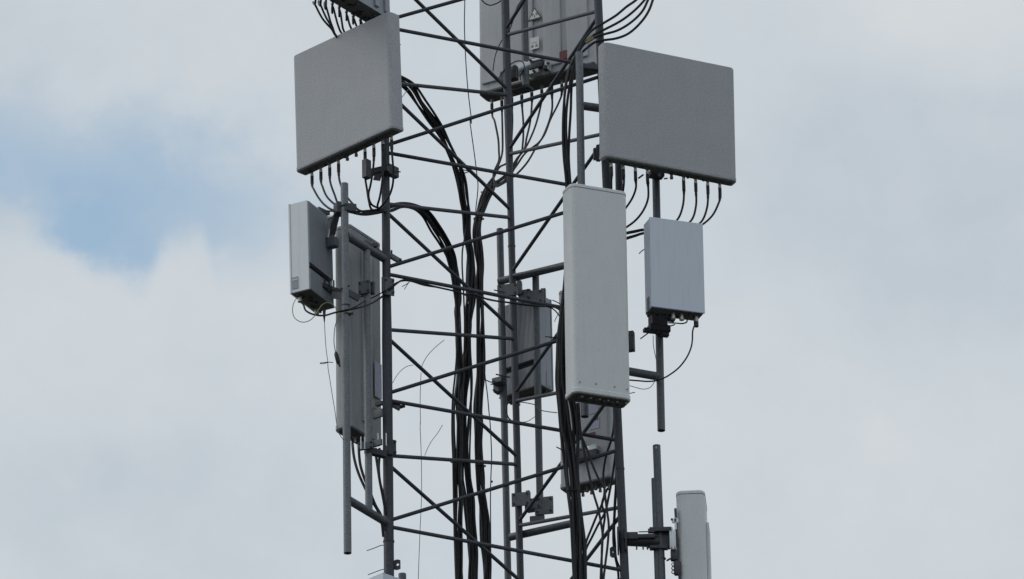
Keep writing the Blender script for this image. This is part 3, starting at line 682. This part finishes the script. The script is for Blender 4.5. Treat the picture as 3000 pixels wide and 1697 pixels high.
arc1 = [(1169, 233, 13), (1203.5, 259, 15), (1234.4, 303.6, 15), (1265, 348, 15), (1289.4, 382.6, 15), (1311.7, 429, 14), (1332.3, 473.6, 13), (1347.8, 520, 12), (1358, 582, 11), (1365, 619.6, 10),
        (1370, 693, 11), (1376, 740, 12), (1378, 782, 12), (1377.6, 827, 12), (1377, 881, 12), (1372.7, 917, 12), (1371.5, 954, 11), (1368, 1016, 11), (1366, 1053, 13), (1366.5, 1102, 15), (1365, 1152, 15),
        (1361, 1250, 14), (1362, 1330, 13), (1364, 1400, 16), (1371, 1460, 15), (1376, 1521, 13), (1385.5, 1617, 13), (1387.5, 1697, 15), (1389, 1800, 15)]
arc2 = [(1119, 616, 10), (1144, 610, 12), (1179, 601, 9), (1217, 608, 12), (1245.5, 627, 15), (1274, 669.6, 15), (1299, 707.5, 14), (1318, 751.7, 13), (1331, 802, 10), (1338, 848, 9), (1341, 891, 7), (1340.6, 904.7, 7), (1341.8, 942, 7),
        (1341.3, 991, 8), (1343, 1053, 9), (1346, 1102, 11), (1342, 1152, 12), (1339, 1210, 13), (1340, 1250, 12), (1340, 1330, 11), (1338, 1400, 10), (1342, 1460, 11), (1340, 1521, 12), (1343, 1617, 11), (1346, 1697, 11), (1348, 1800, 11)]
arc3 = [(1437, 547, 12), (1420, 582, 12), (1408, 613, 11), (1399, 640, 10), (1394, 678.6, 12), (1400, 733, 12), (1406, 782, 8), (1405, 819, 8), (1406, 869, 9), (1406, 917, 10), (1404.8, 979, 11), (1404.8, 1028, 13), (1403.6, 1102, 13),
        (1401, 1152, 12), (1400, 1201, 11), (1401, 1237, 10), (1401.6, 1299, 9), (1403.6, 1348, 10), (1406, 1398, 10), (1408.5, 1435, 10), (1414.7, 1484, 12), (1418.4, 1521, 13), (1421, 1585, 13), (1425.5, 1648, 12), (1425, 1700, 11), (1425, 1800, 11)]
# top left antenna: eight jumpers that run behind the left panel and come out as the long arc
topw = [[(330, 0), (400, 180), (480, 340), (570, 490), (680, 620), (790, 740), (850, 850)], [(480, 0), (515, 140), (580, 300), (660, 470), (760, 640), (840, 830)], [(620, 0), (645, 160), (700, 350), (760, 560), (820, 720), (860, 840)],
        [(790, 60), (835, 220), (890, 440), (940, 620), (1000, 780)], [(975, 160), (1010, 330), (1040, 540), (1075, 740)], [(1150, 260), (1190, 430), (1230, 600), (1260, 680)], [(1320, 370), (1350, 480), (1390, 600)], [(1510, 480), (1525, 540)]]
for i in range(8):
    st_ = tipU[i]; pts = [st_, st_ - Vector((0, 0, .05))] + [at(*w1(x, y), -.60 + .03 * i) for x, y in topw[i][1:]]
    lx, ly = w1(*topw[i][-1])
    pts += [at(lx + (1150 - lx) * .45, max(ly + 60, 150 + 4 * i), -.38), at(1120, 200 + 3 * i, -.30)]
    u = -1 + 2 * (i + .5) / 8
    thick = len(pts); pts += lane(arc1, u if i % 2 else -u, (i % 2) * .016 - .008, yab)
    cable('jumper_cable', pts, RC, '%s jumper from the left under the antenna cut off by the top edge' % ORD[i], 'cable', 'jumpers of the top left antenna', thick=thick)
# left panel: eight jumpers gathered along the leg
lw = [[(369, 180), (378, 240), (430, 330), (485, 390), (555, 428), (640, 440), (800, 445), (960, 430)], [(448, 170), (458, 215), (500, 310), (575, 380), (660, 430), (820, 460), (960, 445)], [(527, 130), (535, 185), (570, 290), (610, 380), (700, 440), (840, 470), (970, 455)],
      [(605, 80), (627, 190), (680, 300), (740, 375), (800, 430), (880, 450), (980, 440)], [(853, 120), (870, 230), (890, 350), (910, 420), (1000, 440)], [(922, 100), (903, 200), (885, 290), (912, 380), (960, 402), (1010, 420)],
      [(1010, 180), (985, 330), (968, 390), (985, 425), (1030, 420)], [(1115, 100), (1112, 180), (1096, 250), (1060, 330), (1010, 390), (985, 420), (1030, 430)]]
li = [0, 1, 2, 3, 6, 7, 8, 9]
for i in range(8):
    st_ = tipL[li[i]]; Y0 = st_.y; pts = [st_, st_ - Vector((0, 0, .06))]
    for j, (x, y) in enumerate(lw[i]):
        k = (j + 1) / len(lw[i]); yy = (Y0 * (1 - k) + (-.50) * k); 
        if i < 4: yy = Y0 * (1 - min(k * 1.5, 1)) + (-.56) * min(k * 1.5, 1)
        pts.append(pl(z3, x, y + random.uniform(-4, 4), yy))
    u = -1 + 2 * (i + .5) / 8
    thick = len(pts); pts += lane(arc2[1:], u if i % 2 else -u, (i % 2) * .016 - .008, lambda x: yab(x))
    cable('jumper_cable', pts, RC, '%s black jumper from the left hanging under the left grey square panel' % ORD[i], 'cable', 'jumpers of the left square panel', boot=True, thick=thick)
# back panel: jumpers that drop past the middle leg into the right hand strand
bpw = [(z2, [(292, 1020, 1.4), (320, 1150, 1.35), (348, 1300, 1.3), (353, 1400, 1.25)], [(935, 850, 1.1), (890, 960, .98)]),
       (z2, [(380, 1020, 1.4), (386, 1200, 1.35), (388, 1330, 1.3)], [(965, 780, 1.2), (935, 880, 1.05), (890, 985, .98)]),
       (z2, [(475, 980, 1.4), (478, 1150, 1.38), (470, 1300, 1.35)], [(1010, 860, 1.25), (940, 905, 1.1), (890, 1000, .98)]),
       (z2, [(572, 980, 1.4), (580, 1180, 1.38), (575, 1330, 1.35), (550, 1440, 1.3)], [(1085, 840, 1.3), (1040, 920, 1.25), (940, 1010, 1.1)]),
       (z2, [(658, 980, 1.4), (645, 1120, 1.38), (610, 1280, 1.35), (580, 1400, 1.3)], [(1090, 830, 1.3), (1045, 930, 1.22), (935, 1030, 1.1)]),
       (z2, [(745, 960, 1.35), (715, 1090, 1.35), (660, 1250, 1.3), (600, 1370, 1.28)], [(1110, 810, 1.28), (1050, 950, 1.22), (945, 1045, 1.08)]),
       (z2, [(850, 900, 1.3), (838, 1060, 1.3), (795, 1190, 1.3), (735, 1310, 1.28)], [(1165, 780, 1.27), (1080, 900, 1.22), (1000, 1000, 1.2), (935, 1050, 1.08)]),
       (z2, [(935, 870, 1.25), (905, 960, 1.25), (830, 1110, 1.25), (775, 1250, 1.25), (715, 1340, 1.25)], [(1165, 880, 1.22), (1085, 965, 1.2), (1000, 1025, 1.15), (930, 1065, 1.05)])]
for i, (zf, pa, pb) in enumerate(bpw):
    st_ = tipB[i]; pts = [st_, st_ - Vector((0, 0, .05))] + P(zf, pa) + P(t1, pb)
    u = -1 + 2 * (i + .5) / 8
    thick = len(pts); pts += lane(arc3, u if i % 2 else -u, (i % 2) * .016 - .008, yab)
    cable('jumper_cable', pts, RC, '%s black jumper from the left under the stickered back panel, joining the right strand' % ORD[i], 'cable', 'jumpers of the back panel', boot=True, thick=thick)
# singles that peel away from the bundles
def sing(pts, Yf, r, label, m=M_cable, name='feeder_cable', group=None): return cable(name, [at(x, y, Yf(x)) for x, y in pts], r, label, 'cable', group, m)
GF = 'single feeders beside the middle bundles'
sing([(1368, 640), (1360, 703), (1355, 733), (1354, 782), (1357, 832), (1359, 881), (1361, 940), (1360, 1020), (1358, 1120), (1356, 1300), (1352, 1500), (1350, 1800)], yab, .0065, 'single black feeder standing off the left side of the thick middle bundle', group=GF)
sing([(1341, 960), (1338, 1040), (1333, 1102), (1327, 1159), (1324.5, 1226), (1324.5, 1274), (1327, 1338), (1328, 1400), (1330, 1500), (1336, 1650), (1340, 1800)], yab, .0075, 'outermost left feeder bowing out of the middle bundles low down', group=GF)
sing([(1377, 980), (1379, 1080), (1380, 1152), (1380, 1213), (1377.6, 1274), (1376, 1348), (1379, 1420), (1383, 1500), (1390, 1620), (1392, 1800)], yab, .0075, 'feeder hanging free between the thick middle bundle and the right strand', group=GF)
# the thick bundle outside the right leg
rb = [(1681.8, 158, 5), (1672, 205, 8), (1661, 268.6, 12), (1658, 316, 14), (1658, 395, 14), (1661, 461.6, 11), (1666, 525, 8), (1669, 600, 8), (1668, 750, 8), (1660, 850, 8), (1651, 910.6, 9), (1645, 990, 14), (1646, 1053, 15), (1648, 1116, 17),
      (1661, 1195, 22), (1667, 1257, 23), (1671.4, 1312, 21), (1677, 1381, 20), (1685, 1450, 18), (1691.4, 1518, 18), (1696, 1600, 18), (1698, 1682, 17), (1700, 1800, 17)]
yrb = lambda x: -.665
tr = [[(1540, -60), (1480, 0), (1310, 120), (1130, 270), (900, 412), (720, 520), (560, 690), (470, 850)], [(1700, -90), (1630, 0), (1480, 160), (1250, 345), (910, 530), (760, 605), (620, 700), (500, 850)],
      [(1730, -90), (1690, 0), (1600, 185), (1400, 390), (1130, 550), (905, 613), (740, 672), (570, 770), (470, 900)], [(1800, -90), (1775, 0), (1700, 200), (1540, 425), (1300, 622), (1100, 690), (920, 715), (750, 752), (610, 850), (520, 930)]]
for i in range(4):
    pts = [at(*u8(x, y), -.66) for x, y in tr[i]] + lane(rb[1:], (-.75, -.3, .35, .8)[i], (i % 2) * .016 - .008, yrb)
    cable('jumper_cable', pts, .0105, '%s from the top of four black cables curving in over the right leg' % ORD[i], 'cable', 'cables curving in at the top right')
    if i in (1, 2):
        bm = B(); tube(bm, [at(*u8(*q_), -.66) for q_ in (((700, 640), (600, 712)) if i == 1 else ((720, 680), (575, 765)))], .0122, 8)
        if True:
            cb = [x for x in COL.objects if x.name.startswith('jumper_cable')][-1]
            for v in bm.verts: v.co -= cb.location
            finish('marking_tape', bm, M_yellow, cb)
for i in range(6):
    p0 = [(1690 + 2 * i, 560 + 8 * i, 4), (1676, 640, 6)]
    pts = [at(1700 + 3 * i, 600 + 10 * i, -.62)] + lane(rb[8:], (-.95, -.55, -.15, .2, .6, .95)[i], (.02, -.012, .024, -.02, .01, -.01)[i], yrb)
    cable('feeder_cable', pts, .0135, 'black feeder in the thick bundle running down beside the right leg', 'cable', 'feeders in the bundle beside the right leg')
# right square panel jumpers
rw = [[(605, 330), (606, 420), (612, 560), (600, 700)], [(722, 330), (712, 420), (690, 560), (660, 700)], [(835, 330), (830, 395), (800, 475), (745, 560), (680, 640)], [(946, 370), (945, 480), (902, 590), (830, 682), (748, 745), (660, 800)],
      [(1278, 430), (1265, 560), (1225, 665), (1130, 750), (1000, 785), (900, 768), (820, 782), (745, 797), (640, 825)], [(1390, 440), (1390, 545), (1345, 685), (1200, 770), (1020, 790), (900, 775), (820, 792), (745, 806), (640, 838)],
      [(1505, 460), (1490, 575), (1440, 695), (1260, 790), (1040, 802), (900, 800), (820, 824), (745, 845), (640, 885)], [(1608, 500), (1597, 530), (1540, 640), (1450, 722), (1270, 805), (1040, 815), (900, 806), (820, 832), (745, 856), (640, 905)]]
ri = [0, 1, 2, 3, 6, 7, 8, 9]
for i in range(8):
    st_ = tipR[ri[i]]; Y0 = st_.y; pts = [st_, st_ - Vector((0, 0, .06))]
    n_ = len(rw[i])
    for j, (x, y) in enumerate(rw[i]):
        k = min(1, (j + 1) / n_ * 1.3); pts.append(pl(z5, x, y, Y0 * (1 - k) + (-.575 if i > 3 else -.64) * k))
    cable('jumper_cable', pts, RC, '%s black jumper from the left under the right grey square panel' % ORD[i], 'cable', 'jumpers of the right square panel', boot=True)
# jumpers under the white antenna and from the half hidden antenna
low = [[(y7, [(345, 225), (352, 330), (362, 480), (385, 620), (440, 900), (478, 1070)]), (u6, [(512, 545), (560, 705), (590, 860), (605, 960), (602, 1120), (592, 1300), (585, 1480), (580, 1650)])],
       [(y7, [(330, 230), (336, 420), (350, 520), (395, 620), (445, 740), (495, 880), (560, 1030), (620, 1130)]), (u6, [(632, 540), (650, 700), (672, 860), (664, 1050), (636, 1290), (615, 1480), (610, 1650)])],
       [(y7, [(728, 330), (720, 480), (700, 600), (652, 740), (618, 900), (610, 1050), (622, 1150)]), (u6, [(615, 600), (545, 770), (480, 930), (432, 1050), (400, 1200), (380, 1400), (375, 1650)])],
       [(y7, [(748, 600), (740, 750), (715, 950), (685, 1130)]), (u6, [(668, 590), (640, 720), (560, 870), (490, 1010), (430, 1130), (400, 1300), (395, 1480), (395, 1650)])],
       [(y7, [(740, 330), (752, 700), (748, 960), (742, 1130)]), (u6, [(738, 620), (730, 800), (722, 930), (724, 1080), (745, 1230), (770, 1350), (780, 1600)])],
       [(y7, [(760, 1010), (752, 1130)]), (u6, [(752, 560), (745, 700), (738, 830), (735, 900), (745, 1080), (760, 1250), (790, 1330), (800, 1600)])],
       [(u6, [(505, 530), (570, 720), (640, 520), (700, 380)])][:0] or [(u6, [(660, 480), (625, 560), (600, 650), (630, 760), (615, 900), (600, 1080), (597, 1300), (600, 1650)])]]
dsc = ['jumper crossing the half hidden antenna below the white one, lower of a pair', 'jumper crossing the half hidden antenna below the white one, upper of a pair', 'bowed jumper beside the right leg swinging left into the thick bundle',
       'jumper leaving the half hidden antenna near the right leg, lower of two swinging left', 'black feeder clipped along the inner side of the right leg', 'short black cable looping out near the perforated lug of the right leg', 'straight feeder dropping from the half hidden antenna to the bottom edge']
for i, segs in enumerate(low):
    pts = []
    for zf, q_ in segs: pts += [pl(zf, x, y, -.50 if i not in (0, 1) else -.70) for x, y in q_]
    cable('jumper_cable', pts, .0092 if i != 5 else .006, 'black ' + dsc[i], 'cable', 'jumpers crossing below the white antenna')
lj = [[(265, 215, -.5), (280, 330, -.52), (320, 470, -.55), (378, 600, -.56), (440, 720, -.55), (490, 800, -.5), (530, 900, -.5), (552, 1060, -.48)], [(322, 240, -.5), (335, 380, -.52), (372, 510, -.55), (430, 650, -.56), (480, 770, -.5), (530, 860, -.5), (560, 1000, -.48)],
      [(482, 300, -.5), (500, 420, -.52), (522, 560, -.52), (548, 690, -.5), (575, 850, -.48)], [(516, 300, -.5), (508, 420, -.53), (518, 540, -.52), (542, 640, -.5), (570, 800, -.48)]]
for i, q_ in enumerate(lj):
    st_ = tipLL[(3, 3, 1, 0)[i]]; cable('jumper_cable', [pl(z8, q_[0][0], q_[0][1] - 60, q_[0][2] + .1)] + P(z8, q_), .0108, '%s jumper from the left under the long antenna behind the two left poles' % ORD[i], 'cable', 'jumpers of the long left antenna')
# wires
GW = 'thin wires on the tower'
sing([z1(1635, -30), z1(1635, 0), z1(1632, 200), z1(1640, 450), z1(1660, 750), z1(1690, 1050), t1(690, 480), t1(735, 850), t1(748, 960), t1(758, 1060), t1(750, 1170), t1(740, 1260), (1396, 660), (1395, 760)], lambda x: .62, .0042, 'thin black wire hanging from the top edge down the middle of the tower', name='thin_wire', group=GW)
sing([z6(1372, 765), z6(1364, 1000), z6(1365, 1250), z8(895, 0), z8(905, 300), z8(908, 650), z8(892, 1050), z8(878, 1456), (1224, 1800)], lambda x: .0, .0026, 'very thin grey wire hanging from a diagonal brace left of the bundles', M_grey_wire, 'thin_wire', GW)
sing([u3(560, 760), u3(575, 930), u3(600, 1130), u3(620, 1350), u4(625, 100), u4(640, 330), u4(648, 560), u4(640, 800), u4(635, 1000), u4(638, 1456), (1438, 1800)], lambda x: .95, .0045, 'thin black wire dropping beside the right strand of the middle bundles', name='thin_wire', group=GW)
bm = B(); o = [x for x in COL.objects if x.name.startswith('thin_wire')][-1]; c = at(*u4(650, 855), .94) - o.location; box(bm, c, (.018, .012, .018), bev=.004); finish('clip', bm, M_black, o)
# power cables from the left radio along the third brace
def sing3(z, pts, r, label, m=M_cable, name='power_cable', group=None, cat='cable'): return cable(name, P(z, pts), r, label, cat, group, m)
GP = 'cables of the left radio'
base_ = MLR @ Vector((.14, .05, -.05))
q0 = P(y4, [(355, 480, -.80), (385, 560, -.82), (450, 605, -.84), (560, 637, -.86), (660, 642, -.88), (830, 598, -.93), (960, 572, -.93), (1060, 552, -.93), (1300, 490, -.8), (1450, 420, -.62), (1540, 355, -.50), (1640, 270, -.50), (1730, 185, -.5), (1850, 110, -.48)])
q1 = P(z3, [(1290, 1088, -.47), (1500, 1140, -.49), (1670, 1178, -.50), (1800, 1212, -.51)]) + P(z7, [(100, 195, -.53), (250, 245, -.55), (450, 275, -.57), (700, 305, -.6), (900, 330, -.62), (960, 420, -.64), (965, 600, -.65)])
cable('power_cable', [base_] + q0 + q1, .0075, 'black power cable from the left radio running right along a brace', 'cable', GP)
cable('power_cable', P(y4, [(690, 640, -.86), (850, 590, -.93), (1060, 540, -.93), (1250, 440, -.75), (1330, 400, -.6), (1480, 330, -.5), (1600, 260, -.52)]) + P(z3, [(1085, 1150, -.5), (1150, 1100, -.48), (1230, 1085, -.47), (1400, 1128, -.48), (1600, 1160, -.49), (1720, 1195, -.50), (1850, 1240, -.52)]) + P(z7, [(200, 232, -.54), (350, 262, -.56), (600, 300, -.58), (850, 330, -.61), (950, 480, -.64), (955, 650, -.65)]), .0055, 'second thinner cable beside the power cable on the same brace', 'cable', GP)
cable('ground_wire', P(y4, [(255, 375, -.85), (215, 440, -.86), (190, 540, -.87), (225, 680, -.88), (290, 728, -.89), (360, 742, -.9), (450, 715, -.92), (530, 640, -.95), (590, 545, -.95), (640, 480, -.95), (700, 450, -.95), (780, 465, -.95), (850, 540, -.94), (905, 625, -.93)]), .0034, 'yellow-green earth wire looping below the left radio', 'wire', GP, M_green_wire)
cable('thin_wire', P(y4, [(665, 560, -.85), (668, 660, -.85), (672, 750, -.86), (682, 950, -.88), (700, 1180, -.9), (722, 1340, -.91)]) + P(z6, [(508, 700, -.92), (525, 820, -.93), (550, 980, -.93), (575, 1130, -.93), (590, 1240, -.93), (612, 1330, -.93), (660, 1400, -.9)]), .0027, 'thin grey wire hanging from the left radio, small tie loop halfway', 'wire', GP, M_grey_wire)
tw = [x for x in COL.objects if x.name.startswith('thin_wire')][-1]
bm = B(); tube(bm, [p - tw.location for p in spline(P(y4, [(800, 1350, -.92), (722, 1345, -.92), (660, 1350, -.92), (605, 1362, -.9), (640, 1370, -.9), (722, 1348, -.92)]), 3)], .0032, 6); finish('cable_tie', bm, M_black, tw)
bm = B(); tube(bm, [p - tw.location for p in P(y4, [(668, 560, -.85), (668, 640, -.85), (670, 740, -.86)])], .01, 8, [.013, .010, .004]); finish('boot', bm, M_black, tw)
cable('thin_wire', P(y4, [(905, 630, -.93), (870, 700, -.94), (838, 780, -.95), (818, 930, -.95), (815, 1040, -.95), (832, 1160, -.95), (845, 1220, -.95)]), .0034, 'thin grey wire ending in a dangling black plug by the left pole', 'wire', GP, M_grey_wire)
tw = [x for x in COL.objects if x.name.startswith('thin_wire')][-1]
bm = B(); q_ = P(y4, [(842, 1190, -.95), (850, 1230, -.95), (880, 1350, -.95), (893, 1380, -.95), (908, 1410, -.95)]); tube(bm, [p - tw.location for p in q_], .02, 10, [.008, .017, .017, .008, .008]); finish('plug', bm, M_black, tw)
# right radio cable
cable('power_cable', [MRR @ Vector((.17, .06, -.05))] + P(u7, [(860, 430, -.80), (858, 520, -.80), (848, 600, -.8), (795, 740, -.78), (695, 880, -.72), (560, 990, -.62), (450, 1048, -.52), (380, 1072, -.49), (280, 1082, -.5), (120, 1072, -.54), (-60, 1060, -.58), (-200, 1060, -.6)]), .0062, 'black cable arcing from the right radio box back to its pole', 'cable', 'cables of the right radio')
bm = B(); o = [x for x in COL.objects if x.name.startswith('power_cable')][-1]; tube(bm, [Vector((0, 0, .02)), Vector((0, 0, -.045))], .019, 10); finish('boot', bm, M_black, o)
cable('thin_wire', P(u7, [(335, 470, -.49), (338, 600, -.49), (355, 700, -.49), (375, 790, -.48), (380, 950, -.48), (372, 1050, -.49), (345, 1100, -.5), (285, 1168, -.52), (200, 1185, -.54), (110, 1165, -.56), (30, 1142, -.58), (-60, 1130, -.6)]), .0028, 'thin grey wire down the right pole, sagging below its arm', 'wire', 'cables of the right radio', M_grey_wire)
cable('power_cable', P(u7, [(790, 250, -.74), (782, 290, -.74), (740, 308, -.72), (640, 305, -.68), (540, 300, -.6)]), .0055, 'short black loop under the right radio box', 'cable', 'cables of the right radio')
# wires round the back panel
cable('thin_wire', P(z2, [(600, -40, 1.1), (525, 60, 1.0), (445, 290, .95), (375, 385, 1.05), (325, 500, 1.1), (305, 600, 1.1), (298, 660, 1.1)]), .0045, 'black wire curving down left of the middle leg in front of the back panel', 'wire', GW)
cable('thin_wire', P(z2, [(180, -20, 1.3), (225, 32, 1.3), (270, 50, 1.3), (320, 38, 1.3), (375, 5, 1.3), (400, -40, 1.3)]), .0055, 'black wire loop dipping in at the top edge beside the middle leg', 'wire', GW)
cable('thin_wire', P(y2, [(430, 1160, 1.05), (480, 1080, 1.0), (600, 970, 1.0), (700, 920, 1.0), (770, 930, 1.02), (800, 980, 1.05), (790, 1060, 1.08), (745, 1130, 1.1), (745, 1210, 1.1)]), .0045, 'black wire looping over the tilt motor of the back panel', 'wire', GW)
cable('thin_wire', P(z7, [(470, 1180, .95), (430, 1220, 1.0), (425, 1290, 1.0), (440, 1340, 1.0), (480, 1380, 1.0)]), .006, 'short black wire curled at the middle leg below the finned radio', 'wire', GW)
cable('thin_wire', P(z7, [(540, 1195, .95), (640, 1210, .9), (720, 1260, .6), (800, 1285, 0), (890, 1296, -.5)]), .004, 'thin black wire from the middle leg across to the thick right bundle', 'wire', GW)
cable('thin_wire', P(z7, [(555, 1385, .95), (620, 1375, .9), (670, 1345, .85), (690, 1330, .8)]), .0026, 'thin grey wire end curving between two poles behind the middle leg', 'wire', GW, M_grey_wire)
cable('thin_wire', P(u3, [(555, 935, .95), (600, 955, 1.0), (640, 970, 1.05), (690, 955, 1.1), (720, 945, 1.12)]), .0045, 'short black wire from the bundle to the pole clamp under the finned radio', 'wire', GW)
# loose tie tails
GT = 'loose cable tie tails'
for zf, q_, lab, r_ in ((z6, [(1376, 715, -.06), (1400, 660, -.06), (1430, 612, -.08), (1500, 535, -.1), (1588, 462, -.12)], 'long loose tie tail pointing up right from a diagonal brace left of the bundles', .0028),
                   (z6, [(1300, 694, -.05), (1250, 705, -.05), (1200, 735, -.08), (1150, 790, -.12), (1108, 862, -.16)], 'bowed loose tie tail between a diagonal brace and the left leg', .0024),
                   (z8, [(938, 302, -.06), (962, 240, -.06), (1000, 170, -.08), (1060, 90, -.1), (1105, 16, -.12)], 'loose tie tail sticking up from a level brace near the bottom left', .0026),
                   (z8, [(555, 1140, -.48), (535, 1140, -.5), (470, 1165, -.52), (398, 1190, -.55)], 'upper of two stiff tie tails left of the left leg near the bottom', .0034),
                   (z8, [(555, 1365, -.48), (535, 1368, -.5), (470, 1392, -.52), (408, 1415, -.55)], 'lower of two stiff tie tails left of the left leg near the bottom', .0034),
                   (z3, [(1270, 1090, -.48), (1240, 1115, -.5), (1196, 1140, -.52)], 'short tie tail under the third front brace, left one of a pair', .003), (z3, [(1270, 1090, -.48), (1245, 1120, -.5), (1218, 1165, -.52)], 'short tie tail under the third front brace, right one of a pair', .003),
                   (z7, [(940, 300, -.7), (900, 275, -.72), (850, 252, -.74)], 'tie tail pointing up left from the top of the thick right bundle', .0042), (z7, [(920, 345, -.7), (895, 395, -.72), (868, 452, -.74)], 'tie tail pointing down left from the top of the thick right bundle', .0034),
                   (z7, [(905, 602, -.7), (850, 597, -.72), (783, 590, -.74)], 'level tie tail left of the thick right bundle', .0045), (y7, [(190, 745, -.7), (160, 718, -.72), (110, 692, -.74)], 'tie tail on the thick right bundle below the white antenna', .005),
                   (t1, [(165, 240, -.33), (130, 280, -.35), (85, 340, -.38)], 'thin tie tail between left panel edge and the long cable arc', .0028), (z5, [(915, 950, -.5), (890, 965, -.52), (862, 992, -.54)], 'tie tail beside the left side of the right radio box', .0042),
                   (u7, [(20, 1243, -.62), (50, 1236, -.63), (92, 1228, -.64)], 'short tie tail at the lower right of the white antenna', .0035), (u2, [(520, 12, .86), (560, 14, .86), (640, 5, .86)], 'tie stub on the right strand at the brace crossing', .006)):
    cable('cable_tie', P(zf, q_), r_, lab, 'cable tie', GT, M_black if r_ > .004 else M_grey_wire, k=4, n=6)
# tie bands round the bundles
def band(x0, x1, y, Yf, lab):
    bm = B(); c = at((x0 + x1) / 2, y, Yf); w_ = (x1 - x0) / 368 / 2 + .006; pts = [c + Vector((w_ * math.cos(a_), .032 * math.sin(a_), .004 * math.sin(a_ * 2))) for a_ in [i * math.pi / 10 for i in range(21)]]
    tube(bm, pts, .0045, 6); tag(finish('tie_band', bm, M_black, base=c.copy()), lab, 'cable tie', 'tie bands round the cable bundles')
band(1341, 1372, 503, yab(1345), 'black tie band round the long arc below its second brace crossing')
band(1390, 1416, 642, yab(1400), 'black tie band round the right strand just under a level brace')
band(1398, 1421, 1366, yab(1405), 'black tie band on the right strand at the fourth level brace')
band(1322, 1382, 1352, yab(1350), 'wide black tie band round both left bundles at the fourth level brace')
band(1640, 1690, 1080, -.665, 'black tie band round the thick right bundle beside the white antenna')
band(1664, 1706, 1440, -.665, 'black tie band round the thick right bundle below the half hidden antenna')
